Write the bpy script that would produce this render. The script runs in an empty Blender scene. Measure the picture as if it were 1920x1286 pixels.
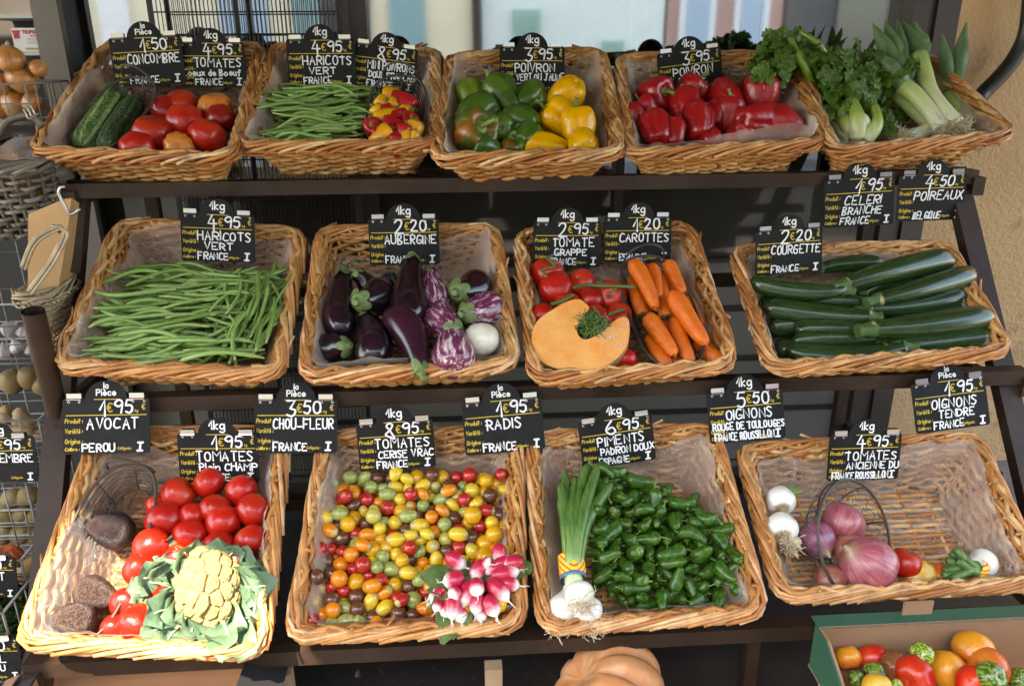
import bpy, math, random
import numpy as np
from mathutils import Vector, Matrix, noise
random.seed(7); rng = np.random.default_rng(7)
scene = bpy.context.scene
col = scene.collection
rad = math.radians

# ---------------------------------------------------------------- camera
F = 1486.75                      # focal length in photo pixels (photo is 1920 x 1286)
CAM = Vector((-0.0589, -1.8698, 1.3523))
YAW, PITCH, ROLL = 0.06273, 0.35047, -0.005765
_fw = Vector((math.sin(YAW)*math.cos(PITCH), math.cos(YAW)*math.cos(PITCH), -math.sin(PITCH)))
_rt = Vector((math.cos(YAW), -math.sin(YAW), 0)); _up = _rt.cross(_fw)
RT = _rt*math.cos(ROLL)+_up*math.sin(ROLL); UP = -_rt*math.sin(ROLL)+_up*math.cos(ROLL); FW = _fw
cd = bpy.data.cameras.new('camera'); cam = bpy.data.objects.new('camera', cd); col.objects.link(cam)
cd.sensor_width = 36; cd.lens = 36*F/1920; cd.clip_start = .02; cd.clip_end = 500
cam.matrix_world = Matrix((( RT.x, UP.x, -FW.x, CAM.x),( RT.y, UP.y, -FW.y, CAM.y),( RT.z, UP.z, -FW.z, CAM.z),(0,0,0,1)))
scene.camera = cam

# ---------------------------------------------------------------- sky, sun, exposure
SUN = Vector((-0.25, -0.50, 0.83)).normalized()
w = bpy.data.worlds.new('World'); scene.world = w; w.use_nodes = True
nt = w.node_tree; bg = nt.nodes['Background']
sky = nt.nodes.new('ShaderNodeTexSky'); sky.sky_type = 'NISHITA'; sky.sun_disc = False
sky.sun_elevation = math.asin(SUN.z); sky.sun_rotation = math.atan2(SUN.x, SUN.y)
nt.links.new(sky.outputs[0], bg.inputs[0]); bg.inputs[1].default_value = 0.15
sl = bpy.data.lights.new('sun', 'SUN'); sl.energy = 2.1; sl.angle = rad(.53); sl.color = (1, .97, .93)
so = bpy.data.objects.new('sun', sl); col.objects.link(so); so.rotation_euler = SUN.to_track_quat('Z', 'Y').to_euler()
so.location = SUN*12
scene.view_settings.view_transform = 'Standard'; scene.view_settings.look = 'None'
scene.view_settings.gamma = 1; scene.view_settings.exposure = 3.28
scene.view_settings.use_white_balance = True; scene.view_settings.white_balance_temperature = 8100
scene.render.engine = 'CYCLES'
cy = scene.cycles; cy.use_denoising = True; cy.max_bounces = 8; cy.diffuse_bounces = 2; cy.glossy_bounces = 4
cy.transparent_max_bounces = 16; cy.transmission_bounces = 4; cy.caustics_reflective = False; cy.caustics_refractive = False
cy.sample_clamp_indirect = 6

# ---------------------------------------------------------------- pixel -> place
def ray(px, py):
    return FW + RT*((px-960)/F) - UP*((py-643)/F)
def at_plane(px, py, p0, n):
    d = ray(px, py); return CAM + d*((Vector(p0)-CAM).dot(n)/d.dot(n))
def at_y(px, py, y): return at_plane(px, py, (0, y, 0), Vector((0, 1, 0)))
def at_z(px, py, z): return at_plane(px, py, (0, 0, z), Vector((0, 0, 1)))
def pxs(P): return (Vector(P)-CAM).dot(FW)/F      # metres per photo pixel at P
def pix(P):
    d = Vector(P)-CAM; z = d.dot(FW); return (960+F*d.dot(RT)/z, 643-F*d.dot(UP)/z)
ROWS = [(0.0, 1.15, .4935), (-.3318, .7393, .5043), (-.6429, .3404, .5346)]
def frame(row):
    yf, zf, t = ROWS[row]
    return Vector((0, yf, zf)), Vector((0, math.cos(t), math.sin(t))), Vector((0, -math.sin(t), math.cos(t)))
def at(row, px, py, h=0.0):
    o, ev, n = frame(row); return at_plane(px, py, o+n*h, n)
def uv(row, P):
    o, ev, n = frame(row); d = Vector(P)-o; return d.x, d.dot(ev), d.dot(n)
def fromuv(row, u, v, h):
    o, ev, n = frame(row); return o+Vector((u, 0, 0))+ev*v+n*h

# ---------------------------------------------------------------- mesh helpers
class MB:
    def __init__(s): s.v = []; s.f = []; s.m = []; s.a = []; s.n = 0
    def add(s, verts, faces, mi=0, a=0.0):
        verts = np.asarray(verts, float).reshape(-1, 3)
        s.v.append(verts); k = s.n
        s.f.extend([tuple(int(i)+k for i in f) for f in faces]); s.m.extend([mi]*len(faces))
        s.a.append(np.full(len(verts), a)); s.n += len(verts); return s
    def box(s, c, d, mi=0, R=None, a=0.0):
        c = np.array(c, float); h = np.array(d, float)/2
        V = np.array([[x, y, z] for x in (-1, 1) for y in (-1, 1) for z in (-1, 1)])*h
        if R is not None: V = V @ np.array(R.to_3x3()).T
        return s.add(V+c, [(0,1,3,2),(4,6,7,5),(0,4,5,1),(2,3,7,6),(0,2,6,4),(1,5,7,3)], mi, a)
    def beam(s, A, B, wd, th, up=(0,0,1), mi=0, a=0.0):
        A, B = Vector(A), Vector(B); d = (B-A); L = d.length; d.normalize()
        x = d.cross(Vector(up)).normalized(); u = x.cross(d)
        R = Matrix((x, d, u)).transposed()
        return s.box((A+B)/2, (wd, L, th), mi, R, a)
    def tube(s, pts, r, sides=6, mi=0, a=0.0, closed=False, cap=True):
        P = np.asarray(pts, float); n = len(P)
        r = np.full(n, r) if np.isscalar(r) else np.asarray(r, float)
        if closed: T = np.roll(P, -1, 0)-np.roll(P, 1, 0)
        else:
            T = np.empty_like(P); T[1:-1] = P[2:]-P[:-2]; T[0] = P[1]-P[0]; T[-1] = P[-1]-P[-2]
        T /= np.linalg.norm(T, axis=1)[:, None]+1e-12
        ref = np.array([0, 0, 1.]) if abs(T[0][2]) < .9 else np.array([1., 0, 0])
        X = np.empty_like(P); x = np.cross(T[0], ref); x /= np.linalg.norm(x)
        for i in range(n):
            x = x-T[i]*x.dot(T[i]); x /= np.linalg.norm(x)+1e-12; X[i] = x
        Y = np.cross(T, X)
        an = np.linspace(0, 2*math.pi, sides, endpoint=False)
        V = P[:, None]+r[:, None, None]*(np.cos(an)[None, :, None]*X[:, None]+np.sin(an)[None, :, None]*Y[:, None])
        fs = []
        for i in range(n if closed else n-1):
            b = i*sides; c = ((i+1) % n)*sides
            for j in range(sides):
                k = (j+1) % sides; fs.append((b+j, b+k, c+k, c+j))
        if cap and not closed:
            fs.append(tuple(range(sides))[::-1]); fs.append(tuple(range((n-1)*sides, n*sides)))
        return s.add(V.reshape(-1, 3), fs, mi, a)
    def build(s, name, mats, parent=None, smooth=True):
        me = s.mesh(name, mats, smooth)
        o = bpy.data.objects.new(name, me); col.objects.link(o)
        if parent is not None: o.parent = parent
        return o
    def mesh(s, name, mats, smooth=True):
        me = bpy.data.meshes.new(name)
        V = np.concatenate(s.v); me.from_pydata(V.tolist(), [], s.f)
        if not isinstance(mats, (list, tuple)): mats = [mats]
        for m in mats: me.materials.append(m)
        if len(mats) > 1: me.polygons.foreach_set('material_index', s.m)
        me.polygons.foreach_set('use_smooth', [smooth]*len(me.polygons))
        at_ = me.attributes.new('rnd', 'FLOAT', 'POINT'); at_.data.foreach_set('value', np.concatenate(s.a).astype(np.float32))
        me.update(); return me
def cat_rom(pts, n, closed=False):
    P = np.asarray(pts, float); m = len(P)
    if m < 3: return np.array([P[0]+(P[-1]-P[0])*t for t in np.linspace(0, 1, n)])
    t = np.linspace(0, m if closed else m-1, n, endpoint=not closed); i = np.floor(t).astype(int)
    if not closed: i = np.minimum(i, m-2)
    f = (t-i)[:, None]
    g = (lambda k: P[k % m]) if closed else (lambda k: P[np.clip(k, 0, m-1)])
    a, b, c, d = g(i-1), g(i), g(i+1), g(i+2)
    return .5*((2*b)+(-a+c)*f+(2*a-5*b+4*c-d)*f**2+(-a+3*b-3*c+d)*f**3)
def grid_faces(nu, nv, wrap=False):
    fs = []
    for i in range(nu-1):
        for j in range(nv if wrap else nv-1):
            k = (j+1) % nv; fs.append((i*nv+j, i*nv+k, (i+1)*nv+k, (i+1)*nv+j))
    return fs
def lathe(prof, nu=20, nv=24, lob=None, bend=0, wob=0, seed=0):
    """profile (r, z) turned round z; lob(theta, t) scales the radius; bend shifts x along the length"""
    p = cat_rom(prof, nu); p[:, 0] = np.maximum(p[:, 0], 1e-4)
    th = np.linspace(0, 2*math.pi, nv, endpoint=False); t = np.linspace(0, 1, nu)
    R = np.repeat(p[:, :1], nv, 1)
    if lob is not None: R = R*lob(th[None, :], t[:, None])
    V = np.stack([R*np.cos(th), R*np.sin(th), np.repeat(p[:, 1:2], nv, 1)], 2)
    if bend:
        z = p[:, 1]; q = (z-z.min())/(z.max()-z.min()); V[:, :, 0] += (bend*(4*q*(1-q)))[:, None]
    V = V.reshape(-1, 3)
    if wob:
        for k in range(len(V)):
            q = Vector(V[k])*1.3+Vector((seed*7.1, seed*3.3, 0)); V[k] += np.array(noise.noise_vector(q))*wob
    fs = grid_faces(nu, nv, True)
    z0 = p[0, 1] < p[-1, 1]
    return V, (fs if z0 else [f[::-1] for f in fs])
def leaf_grid(L, W, out, nt=12, ns=7, curl=0, cup=0, ruf=0, ph=0, droop=0, freq=9):
    t = np.linspace(0, 1, nt)[:, None]; s_ = np.linspace(-1, 1, ns)[None, :]
    o = out(t)
    X = s_*W*o; Y = L*t+0*s_; Z = curl*t**2+cup*(s_**2)*W*o+ruf*np.sin(freq*t*2+ph+np.sign(s_)*1.3)*np.abs(s_)**1.5*o-droop*t**3
    return np.stack([X, Y+0*Z, Z], 2).reshape(-1, 3), grid_faces(nt, ns)
def xf(V, M):
    V = np.asarray(V); A = np.array(M); return V @ A[:3, :3].T+A[:3, 3]
def zmat(A, B, r, roll=0.0, L=None):
    """unit-length mesh along z, put from A to B with cross radius r"""
    A, B = Vector(A), Vector(B); d = B-A; L = d.length if L is None else L
    q = d.to_track_quat('Z', 'X').to_matrix().to_4x4()
    return Matrix.Translation(A) @ q @ Matrix.Rotation(roll, 4, 'Z') @ Matrix.Diagonal((r, r, L, 1))
def bmat(C, r, axis=(0, 0, 1), roll=0.0, sc=(1, 1, 1)):
    q = Vector(axis).to_track_quat('Z', 'X').to_matrix().to_4x4()
    return Matrix.Translation(C) @ q @ Matrix.Rotation(roll, 4, 'Z') @ Matrix.Diagonal((r*sc[0], r*sc[1], r*sc[2], 1))

# ---------------------------------------------------------------- things
def tag(o, label=None, cat=None, group=None, kind=None):
    if label: o['label'] = label
    if cat: o['category'] = cat
    if group: o['group'] = group
    if kind: o['kind'] = kind
    return o
def empty(name, loc, label=None, cat=None, group=None, rot=None):
    o = bpy.data.objects.new(name, None); col.objects.link(o); o.location = loc; o.empty_display_size = .05
    if rot is not None: o.rotation_euler = rot
    return tag(o, label, cat, group)
def put(kind, M, label, group=None, name=None):
    """kind = dict(name, mesh, cat, parts=[(name, mesh)]): one more individual of it"""
    o = bpy.data.objects.new(name or kind['name'], kind['mesh']); col.objects.link(o); o.matrix_world = M
    tag(o, label, kind['cat'], group)
    for pn, pm in kind.get('parts', ()):
        c = bpy.data.objects.new(pn, pm); col.objects.link(c); c.parent = o
    return o
ORD = ['', 'first', 'second', 'third', 'fourth', 'fifth', 'sixth', 'seventh', 'eighth', 'ninth', 'tenth', 'eleventh', 'twelfth',
       'thirteenth', 'fourteenth', 'fifteenth', 'sixteenth', 'seventeenth', 'eighteenth', 'nineteenth', 'twentieth', 'twenty-first',
       'twenty-second', 'twenty-third', 'twenty-fourth', 'twenty-fifth', 'twenty-sixth', 'twenty-seventh', 'twenty-eighth', 'twenty-ninth', 'thirtieth']
def rank_labels(items, rows, ctx):
    """items: list of (object, description); says row and order as seen from the front"""
    its = sorted(items, key=lambda t: pix(t[0].matrix_world.translation)[1])
    n = len(its); rows = min(rows, n); k = 0
    for r in range(rows):
        m = n//rows+(1 if r < n % rows else 0); part = its[k:k+m]; k += m
        part.sort(key=lambda t: pix(t[0].matrix_world.translation)[0])
        rn = 'back row' if r == 0 else ('front row' if r == rows-1 else ORD[r+1]+' row from back')
        for i, (o, d) in enumerate(part):
            o['label'] = f"{d}, {ORD[i+1]} from left, {rn}, {ctx}" if len(part) > 1 else f"{d} alone in {rn}, {ctx}"

# ---------------------------------------------------------------- materials
class NB:
    def __init__(s, name):
        s.m = bpy.data.materials.new(name); s.m.use_nodes = True; s.t = s.m.node_tree
        s.p = s.t.nodes['Principled BSDF']; s.o = s.t.nodes['Material Output']
    def node(s, ty, **k):
        n = s.t.nodes.new(ty)
        for a, b in k.items(): setattr(n, a, b)
        return n
    def lk(s, a, b): s.t.links.new(a, b)
    def setin(s, sock, v):
        if hasattr(v, 'is_linked'): s.lk(v, sock)
        elif isinstance(v, tuple) and len(v) == 3 and sock.type == 'RGBA': sock.default_value = (*v, 1)
        else: sock.default_value = v
    def co(s, kind='Object', scale=None):
        c = s.node('ShaderNodeTexCoord').outputs[kind]
        if scale is None: return c
        mp = s.node('ShaderNodeMapping'); s.lk(c, mp.inputs[0]); mp.inputs['Scale'].default_value = scale; return mp.outputs[0]
    def noise(s, scale=5, detail=3, vec=None, rough=.55, dist=0, rndoff=False):
        n = s.node('ShaderNodeTexNoise'); n.inputs['Scale'].default_value = scale; n.inputs['Detail'].default_value = detail
        n.inputs['Roughness'].default_value = rough; n.inputs['Distortion'].default_value = dist
        v = vec if vec is not None else s.co()
        if rndoff:
            a = s.node('ShaderNodeVectorMath', operation='ADD'); s.lk(v, a.inputs[0])
            cb = s.node('ShaderNodeCombineXYZ'); r = s.math('MULTIPLY', s.rand(), 37.0)
            for q in range(3): s.lk(r, cb.inputs[q])
            s.lk(cb.outputs[0], a.inputs[1]); v = a.outputs[0]
        s.lk(v, n.inputs['Vector']); return n.outputs['Fac']
    def vor(s, scale=5, vec=None, feature='F1', out='Distance'):
        n = s.node('ShaderNodeTexVoronoi', feature=feature); n.inputs['Scale'].default_value = scale
        s.lk(vec if vec is not None else s.co(), n.inputs['Vector']); return n.outputs[out]
    def ramp(s, fac, stops, interp='LINEAR'):
        n = s.node('ShaderNodeValToRGB'); cr = n.color_ramp; cr.interpolation = interp
        while len(cr.elements) < len(stops): cr.elements.new(.5)
        for e, (p, c) in zip(cr.elements, stops): e.position = p; e.color = (*c, 1) if isinstance(c, tuple) else (c, c, c, 1)
        s.lk(fac, n.inputs[0]); return n.outputs[0]
    def mix(s, fac, a, b, mode='MIX'):
        n = s.node('ShaderNodeMix', data_type='RGBA', blend_type=mode)
        s.setin(n.inputs[0], fac); s.setin(n.inputs[6], a); s.setin(n.inputs[7], b); return n.outputs[2]
    def math(s, op, a, b=0.0):
        n = s.node('ShaderNodeMath', operation=op); s.setin(n.inputs[0], a); s.setin(n.inputs[1], b); return n.outputs[0]
    def sep(s, v=None):
        n = s.node('ShaderNodeSeparateXYZ'); s.lk(v if v is not None else s.co(), n.inputs[0]); return n.outputs
    def angle(s):
        x, y, z = s.sep(); return s.math('ARCTAN2', y, x)
    def rand(s): return s.node('ShaderNodeObjectInfo').outputs['Random']
    def attr(s, n='rnd'): return s.node('ShaderNodeAttribute', attribute_name=n).outputs['Fac']
    def bump(s, h, strength=.3, dist=.01):
        n = s.node('ShaderNodeBump'); n.inputs['Strength'].default_value = strength; n.inputs['Distance'].default_value = dist
        s.lk(h, n.inputs['Height']); s.lk(n.outputs[0], s.p.inputs['Normal'])
    def fin(s, color, rough=.5, metal=0, spec=.5, coat=0, sss=0, trans=0):
        s.setin(s.p.inputs['Base Color'], color); s.setin(s.p.inputs['Roughness'], rough); s.setin(s.p.inputs['Metallic'], metal)
        s.p.inputs['Specular IOR Level'].default_value = spec; s.p.inputs['Coat Weight'].default_value = coat; s.p.inputs['Coat Roughness'].default_value = .12
        if sss: s.p.inputs['Subsurface Weight'].default_value = sss; s.p.inputs['Subsurface Radius'].default_value = (.4, .2, .1); s.p.inputs['Subsurface Scale'].default_value = .02
        return s.m
def plain(name, c, rough=.5, c2=None, scale=12, lo=.35, hi=.65, bump=0, bscale=40, metal=0, spec=.5, coat=0, var=0, bdist=.002):
    b = NB(name); cc = c
    if c2 is not None: cc = b.mix(b.ramp(b.noise(scale, 4, rndoff=True), [(lo, 0.0), (hi, 1.0)]), c, c2)
    if var:
        cc = b.mix(b.math('MULTIPLY', b.rand(), var), cc, tuple(min(1, x*.45) for x in c))
    if bump: b.bump(b.noise(bscale, 4), bump, bdist)
    return b.fin(cc, rough, metal, spec, coat)
def zramp(name, stops, rough=.45, streak=0, coat=0, bump=0, spec=.5, jit=.1, sc=1.0, off=0.0):
    b = NB(name); x, y, z = b.sep()
    z = b.math('ADD', b.math('MULTIPLY', z, sc), off)
    z = b.math('ADD', z, b.math('MULTIPLY', b.math('SUBTRACT', b.noise(3, 2, rndoff=True), .5), jit))
    c = b.ramp(z, stops)
    if streak:
        a = b.noise(1, 3, vec=b.co(scale=(14, 14, .5)), rough=.7)
        c = b.mix(b.math('MULTIPLY', b.ramp(a, [(.42, 0.0), (.62, 1.0)]), streak), c, (.02, .03, .008), 'MULTIPLY')
        if bump: b.bump(a, bump, .02)
    return b.fin(c, rough, 0, spec, coat)
# ---------------------------------------------------------------- material list
def m_wicker(name, a, b_, c):
    b = NB(name); r = b.attr()
    cc = b.ramp(r, [(0, a), (.5, b_), (1, c)])
    n = b.noise(26, 4); cc = b.mix(b.ramp(n, [(.4, 0.0), (.75, .75)]), cc, tuple(x*.35 for x in a))
    cc = b.mix(b.ramp(b.vor(60), [(0.03, 1.0), (.12, 0.0)]), cc, (.10, .035, .012))
    cc = b.mix(b.math('MULTIPLY', b.rand(), .45), cc, tuple(x*.72 for x in b_))
    b.bump(b.noise(160, 3), .35, .002)
    return b.fin(cc, .38, 0, .42)
WICK = m_wicker('honey_willow', (.42, .145, .034), (.66, .31, .095), (.82, .53, .25))
RIM = m_wicker('red_willow', (.37, .108, .027), (.64, .285, .09), (.86, .58, .32))
GREYW = m_wicker('grey_willow', (.10, .085, .07), (.17, .145, .115), (.24, .20, .16))
PALEW = m_wicker('pale_willow', (.30, .22, .14), (.42, .32, .20), (.52, .41, .27))
def m_liner():
    b = NB('clear_plastic'); tr = b.node('ShaderNodeBsdfTransparent'); tr.inputs[0].default_value = (.97, .95, .95, 1)
    n = b.noise(15, 6, rough=.72, dist=2.2)
    def ridge(sc, w_, ds):
        return b.ramp(b.math('ABSOLUTE', b.math('SUBTRACT', b.noise(sc, 2, dist=ds), .5)), [(.0, 1.0), (w_, 0.0)])
    cr = b.math('ADD', b.math('MULTIPLY', ridge(5, .012, 2.5), b.ramp(b.noise(7, 1), [(.45, 0.0), (.6, 1.0)])), b.math('MULTIPLY', ridge(11, .02, 3.5), b.ramp(b.noise(6, 1, vec=b.co(scale=(1, -1, 1))), [(.5, 0.0), (.65, .8)])))
    b.bump(n, .7, .016)
    b.fin((.92, .88, .85), .15, 0, .8); tl = b.node('ShaderNodeBsdfTranslucent'); tl.inputs[0].default_value = (.95, .90, .86, 1); pm = b.node('ShaderNodeMixShader'); pm.inputs[0].default_value = .4; b.lk(b.p.outputs[0], pm.inputs[1]); b.lk(tl.outputs[0], pm.inputs[2])
    lw = b.node('ShaderNodeLayerWeight'); lw.inputs[0].default_value = .35
    f = b.math('ADD', b.math('MULTIPLY', b.ramp(b.noise(9, 5, dist=1), [(.35, 0.0), (.75, 1.0)]), .16), b.math('MULTIPLY', lw.outputs['Facing'], .42))
    f = b.math('ADD', f, b.math('MULTIPLY', cr, .28))
    f = b.math('ADD', f, .175)
    mx = b.node('ShaderNodeMixShader'); b.lk(f, mx.inputs[0]); b.lk(tr.outputs[0], mx.inputs[1]); b.lk(pm.outputs[0], mx.inputs[2])
    b.lk(mx.outputs[0], b.o.inputs[0]); return b.m
LINER = m_liner()
def m_film():
    b = NB('cling_film'); tr = b.node('ShaderNodeBsdfTransparent'); x, y, z = b.sep()
    st_ = b.noise(1, 4, vec=b.co(scale=(16, 95, 60)), rough=.7); b.bump(st_, .9, .01); b.fin((.9, .85, .82), .1, 0, .8)
    f = b.math('ADD', b.math('MULTIPLY', b.ramp(st_, [(.56, 0.0), (.66, 1.0)]), .42), .03); mx = b.node('ShaderNodeMixShader'); b.lk(f, mx.inputs[0]); b.lk(tr.outputs[0], mx.inputs[1]); b.lk(b.p.outputs[0], mx.inputs[2]); b.lk(mx.outputs[0], b.o.inputs[0]); return b.m
FILM = m_film()
b = NB('brown_enamel'); c = b.mix(b.ramp(b.noise(9, 4), [(.35, 0.0), (.65, 1.0)]), (.026, .014, .009), (.042, .024, .016)); c = b.mix(b.ramp(b.noise(1, 5, vec=b.co(scale=(18, 90, 90)), rough=.75), [(.66, 0.0), (.72, .6)]), c, (.17, .12, .09)); b.bump(b.noise(120, 4), .35, .002); BROWN = b.fin(c, .5, 0, .25)
BROWN2 = plain('brown_frame_paint', (.030, .018, .013), .45, (.04, .026, .02), 6)
GREYP = plain('taupe_paint', (.115, .095, .078), .55, (.14, .118, .098), 5, bump=.1)
BLACKM = plain('black_wire', (.012, .011, .011), .5)
WIRE = plain('dark_iron_wire', (.035, .025, .02), .5, (.06, .045, .035), 30)
WHITEW = plain('white_wire', (.24, .235, .22), .5)
BOARD = plain('slate_board', (.007, .007, .0075), .62, (.012, .012, .0125), 18, .45, .7, bump=.05, bscale=60, spec=.22)
CHALK = plain('white_marker', (.78, .78, .78), .6, (.60, .60, .61), 90, .45, .75)
GOLD = plain('yellow_print', (.52, .36, .03), .6)
STEEL = plain('bright_steel', (.62, .60, .58), .22, metal=1)
STEEL2 = plain('hook_steel', (.42, .42, .40), .35, metal=1)
def m_tomato(name, c1, c2, rough=.29):
    b = NB(name); x, y, z = b.sep()
    f = b.ramp(b.math('ADD', z, b.math('MULTIPLY', b.noise(1.5, 3, rndoff=True), .9)), [(.55, 0.0), (1.35, 1.0)])
    cc = b.mix(f, c1, c2)
    cc = b.mix(b.math('MULTIPLY', b.rand(), .5), cc, tuple(k*.6 for k in c1))
    cc = b.mix(b.ramp(b.vor(26), [(.0, .5), (.035, 0.0)]), cc, (.75, .6, .35))
    b.bump(b.noise(3, 2), .06, .1); return b.fin(cc, rough, 0, .45, .10, .0)
TOM = m_tomato('tomato_red', (.50, .014, .007), (.56, .035, .010))
TOMO = m_tomato('tomato_orange', (.62, .10, .018), (.70, .22, .03))
TOMD = m_tomato('tomato_deep', (.36, .014, .010), (.45, .03, .015))
TOMY = m_tomato('tomato_yellow', (.66, .33, .022), (.62, .40, .06))
TOMA = m_tomato('tomato_amber', (.66, .26, .02), (.62, .13, .02))
TOMB = m_tomato('tomato_brown', (.34, .09, .03), (.16, .06, .02))
def m_tiger():
    b = NB('tiger_tomato'); a = b.noise(1, 4, vec=b.co(scale=(7, 7, 1.6)), rough=.6, rndoff=True)
    c = b.mix(b.ramp(a, [(.46, 0.0), (.55, 1.0)]), (.36, .44, .06), (.035, .10, .012))
    return b.fin(c, .25, 0, .5, .2)
TIGER = m_tiger()
def m_tigerd():
    b = NB('tiger_tomato_dark'); a = b.noise(1, 4, vec=b.co(scale=(6, 6, 1.2)), rough=.6, rndoff=True)
    c = b.mix(b.ramp(a, [(.42, 0.0), (.56, 1.0)]), (.17, .26, .035), (.02, .055, .008))
    return b.fin(c, .25, 0, .5, .2)
TIGERD = m_tigerd()
def m_cherry(name, c, c2):
    b = NB(name); x, y, z = b.sep()
    cc = b.mix(b.ramp(b.noise(2.2, 3, rndoff=True), [(.35, 0.0), (.7, 1.0)]), c, c2)
    st = b.noise(1, 2, vec=b.co(scale=(9, 9, 1)))
    cc = b.mix(b.ramp(st, [(.5, 0.0), (.75, .35)]), cc, c2)
    cc = b.mix(b.ramp(z, [(.93, 0.0), (.985, 1.0)]), cc, (.45, .36, .12))
    return b.fin(cc, .2, 0, .5, .3)
CH = {'red': m_cherry('cherry_red', (.50, .025, .015), (.38, .015, .012)), 'yellow': m_cherry('cherry_yellow', (.72, .46, .02), (.66, .46, .05)),
      'amber': m_cherry('cherry_amber', (.72, .32, .008), (.66, .36, .02)), 'orange': m_cherry('cherry_orange', (.72, .18, .008), (.70, .26, .015)),
      'brown': m_cherry('cherry_brown', (.15, .035, .018), (.09, .05, .02)), 'green': m_cherry('cherry_green', (.21, .27, .06), (.38, .40, .12)),
      'pale': m_cherry('cherry_pale', (.50, .40, .07), (.46, .42, .10))}
CALYX = plain('calyx_green', (.055, .11, .02), .6, (.11, .17, .045), 6)
STEM = plain('stem_green', (.10, .20, .03), .45, (.19, .26, .06), 8)
DRYSTEM = plain('dry_stem', (.30, .22, .11), .8, (.2, .13, .06), 9)
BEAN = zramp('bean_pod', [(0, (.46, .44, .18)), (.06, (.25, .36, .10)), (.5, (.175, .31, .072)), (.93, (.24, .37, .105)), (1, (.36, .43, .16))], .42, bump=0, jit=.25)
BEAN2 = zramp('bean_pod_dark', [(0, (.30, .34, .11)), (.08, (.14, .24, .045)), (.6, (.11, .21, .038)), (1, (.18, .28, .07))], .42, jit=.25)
def m_pep(name, c, c2, lo=.4, hi=.7, sc=.9):
    b = NB(name); cc = b.mix(b.ramp(b.noise(sc, 3, rndoff=True), [(lo, 0.0), (hi, 1.0)]), c, c2)
    cc = b.mix(b.ramp(b.noise(9, 4, rndoff=True), [(.55, 0.0), (.8, .35)]), cc, tuple(k*.5 for k in c)); b.bump(b.noise(3, 3), .10, .08); return b.fin(cc, .27, 0, .45, .15)
PEPR = m_pep('pepper_red', (.40, .010, .012), (.30, .006, .010)); PEPY = m_pep('pepper_yellow', (.84, .42, .006), (.78, .33, .005))
PEPG = m_pep('pepper_green', (.045, .105, .012), (.085, .16, .015)); PEPL = m_pep('pepper_lime', (.15, .22, .02), (.09, .16, .015))
PEPM = m_pep('pepper_turning', (.07, .10, .012), (.34, .11, .015), .45, .62)
PADR = m_pep('padron_green', (.020, .076, .006), (.058, .14, .012), .4, .7, 1.5)
MINIY = m_pep('mini_yellow', (.78, .38, .012), (.74, .27, .01)); MINIR = m_pep('mini_red', (.45, .012, .014), (.33, .008, .012))
def m_cuke(name, c1, c2, c3):
    b = NB(name); a = b.angle(); x, y, z = b.sep()
    st = b.math('SINE', b.math('MULTIPLY', a, 9.0)); n = b.noise(1, 3, vec=b.co(scale=(3, 3, 16)))
    f = b.ramp(b.math('MULTIPLY', b.math('ADD', st, .6), n), [(.35, 0.0), (.75, 1.0)])
    c = b.mix(f, c1, c2)
    c = b.mix(b.ramp(b.noise(1, 3, vec=b.co(scale=(6, 6, 40))), [(.54, 0.0), (.66, .6)]), c, c3)
    b.bump(b.noise(1, 3, vec=b.co(scale=(5, 5, 22))), .4, .1); return b.fin(c, .34, 0, .5, .15)
CUKE = m_cuke('cucumber_skin', (.055, .135, .025), (.27, .37, .10), (.46, .54, .36)); CUKED = m_cuke('cucumber_dark', (.022, .055, .012), (.07, .13, .03), (.26, .33, .2))
def m_zuc():
    b = NB('courgette_skin'); n = b.noise(1, 3, vec=b.co(scale=(2.5, 2.5, 3)), rndoff=True)
    c = b.mix(b.ramp(n, [(.35, 0.0), (.7, 1.0)]), (.010, .030, .007), (.024, .058, .012))
    c = b.mix(b.ramp(b.vor(1, vec=b.co(scale=(7, 7, 50))), [(.05, .4), (.2, 0.0)]), c, (.10, .17, .05))
    x, y, z = b.sep(); c = b.mix(b.ramp(z, [(.0, 1.0), (.012, 0.0)]), c, (.35, .32, .16))
    return b.fin(c, .24, 0, .5, .3)
ZUC = m_zuc()
ZCAP = zramp('courgette_stem', [(0, (.05, .10, .02)), (.5, (.13, .20, .04)), (1, (.36, .30, .13))], .6, jit=.4)
def m_aub(name, c, c2):
    b = NB(name); c_ = b.mix(b.ramp(b.noise(1, 2, vec=b.co(scale=(1, 1, 2)), rndoff=True), [(.4, 0.0), (.75, 1.0)]), c, c2)
    c_ = b.mix(b.ramp(b.vor(1, vec=b.co(scale=(5, 5, 16))), [(.02, .7), (.05, 0.0)]), c_, (.25, .16, .12))
    return b.fin(c_, .21, 0, .5, .2)
AUB = m_aub('aubergine_skin', (.009, .004, .007), (.028, .006, .015)); AUBR = m_aub('aubergine_wine', (.022, .005, .011), (.050, .009, .022))
def m_stripe():
    b = NB('striped_aubergine_skin'); n = b.noise(1, 5, vec=b.co(scale=(5.5, 5.5, 1.3)), rough=.65, rndoff=True)
    c = b.ramp(n, [(.38, (.12, .014, .05)), (.52, (.19, .035, .09)), (.58, (.46, .32, .34)), (.68, (.72, .64, .58))])
    return b.fin(c, .2, 0, .5, .35)
AUBS = m_stripe()
AUBW = plain('white_aubergine_skin', (.74, .70, .60), .25, (.66, .60, .46), 2, coat=.3)
AUBC = plain('aubergine_calyx', (.16, .22, .075), .55, (.09, .15, .04), 4, bump=.2, bscale=10)
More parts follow.
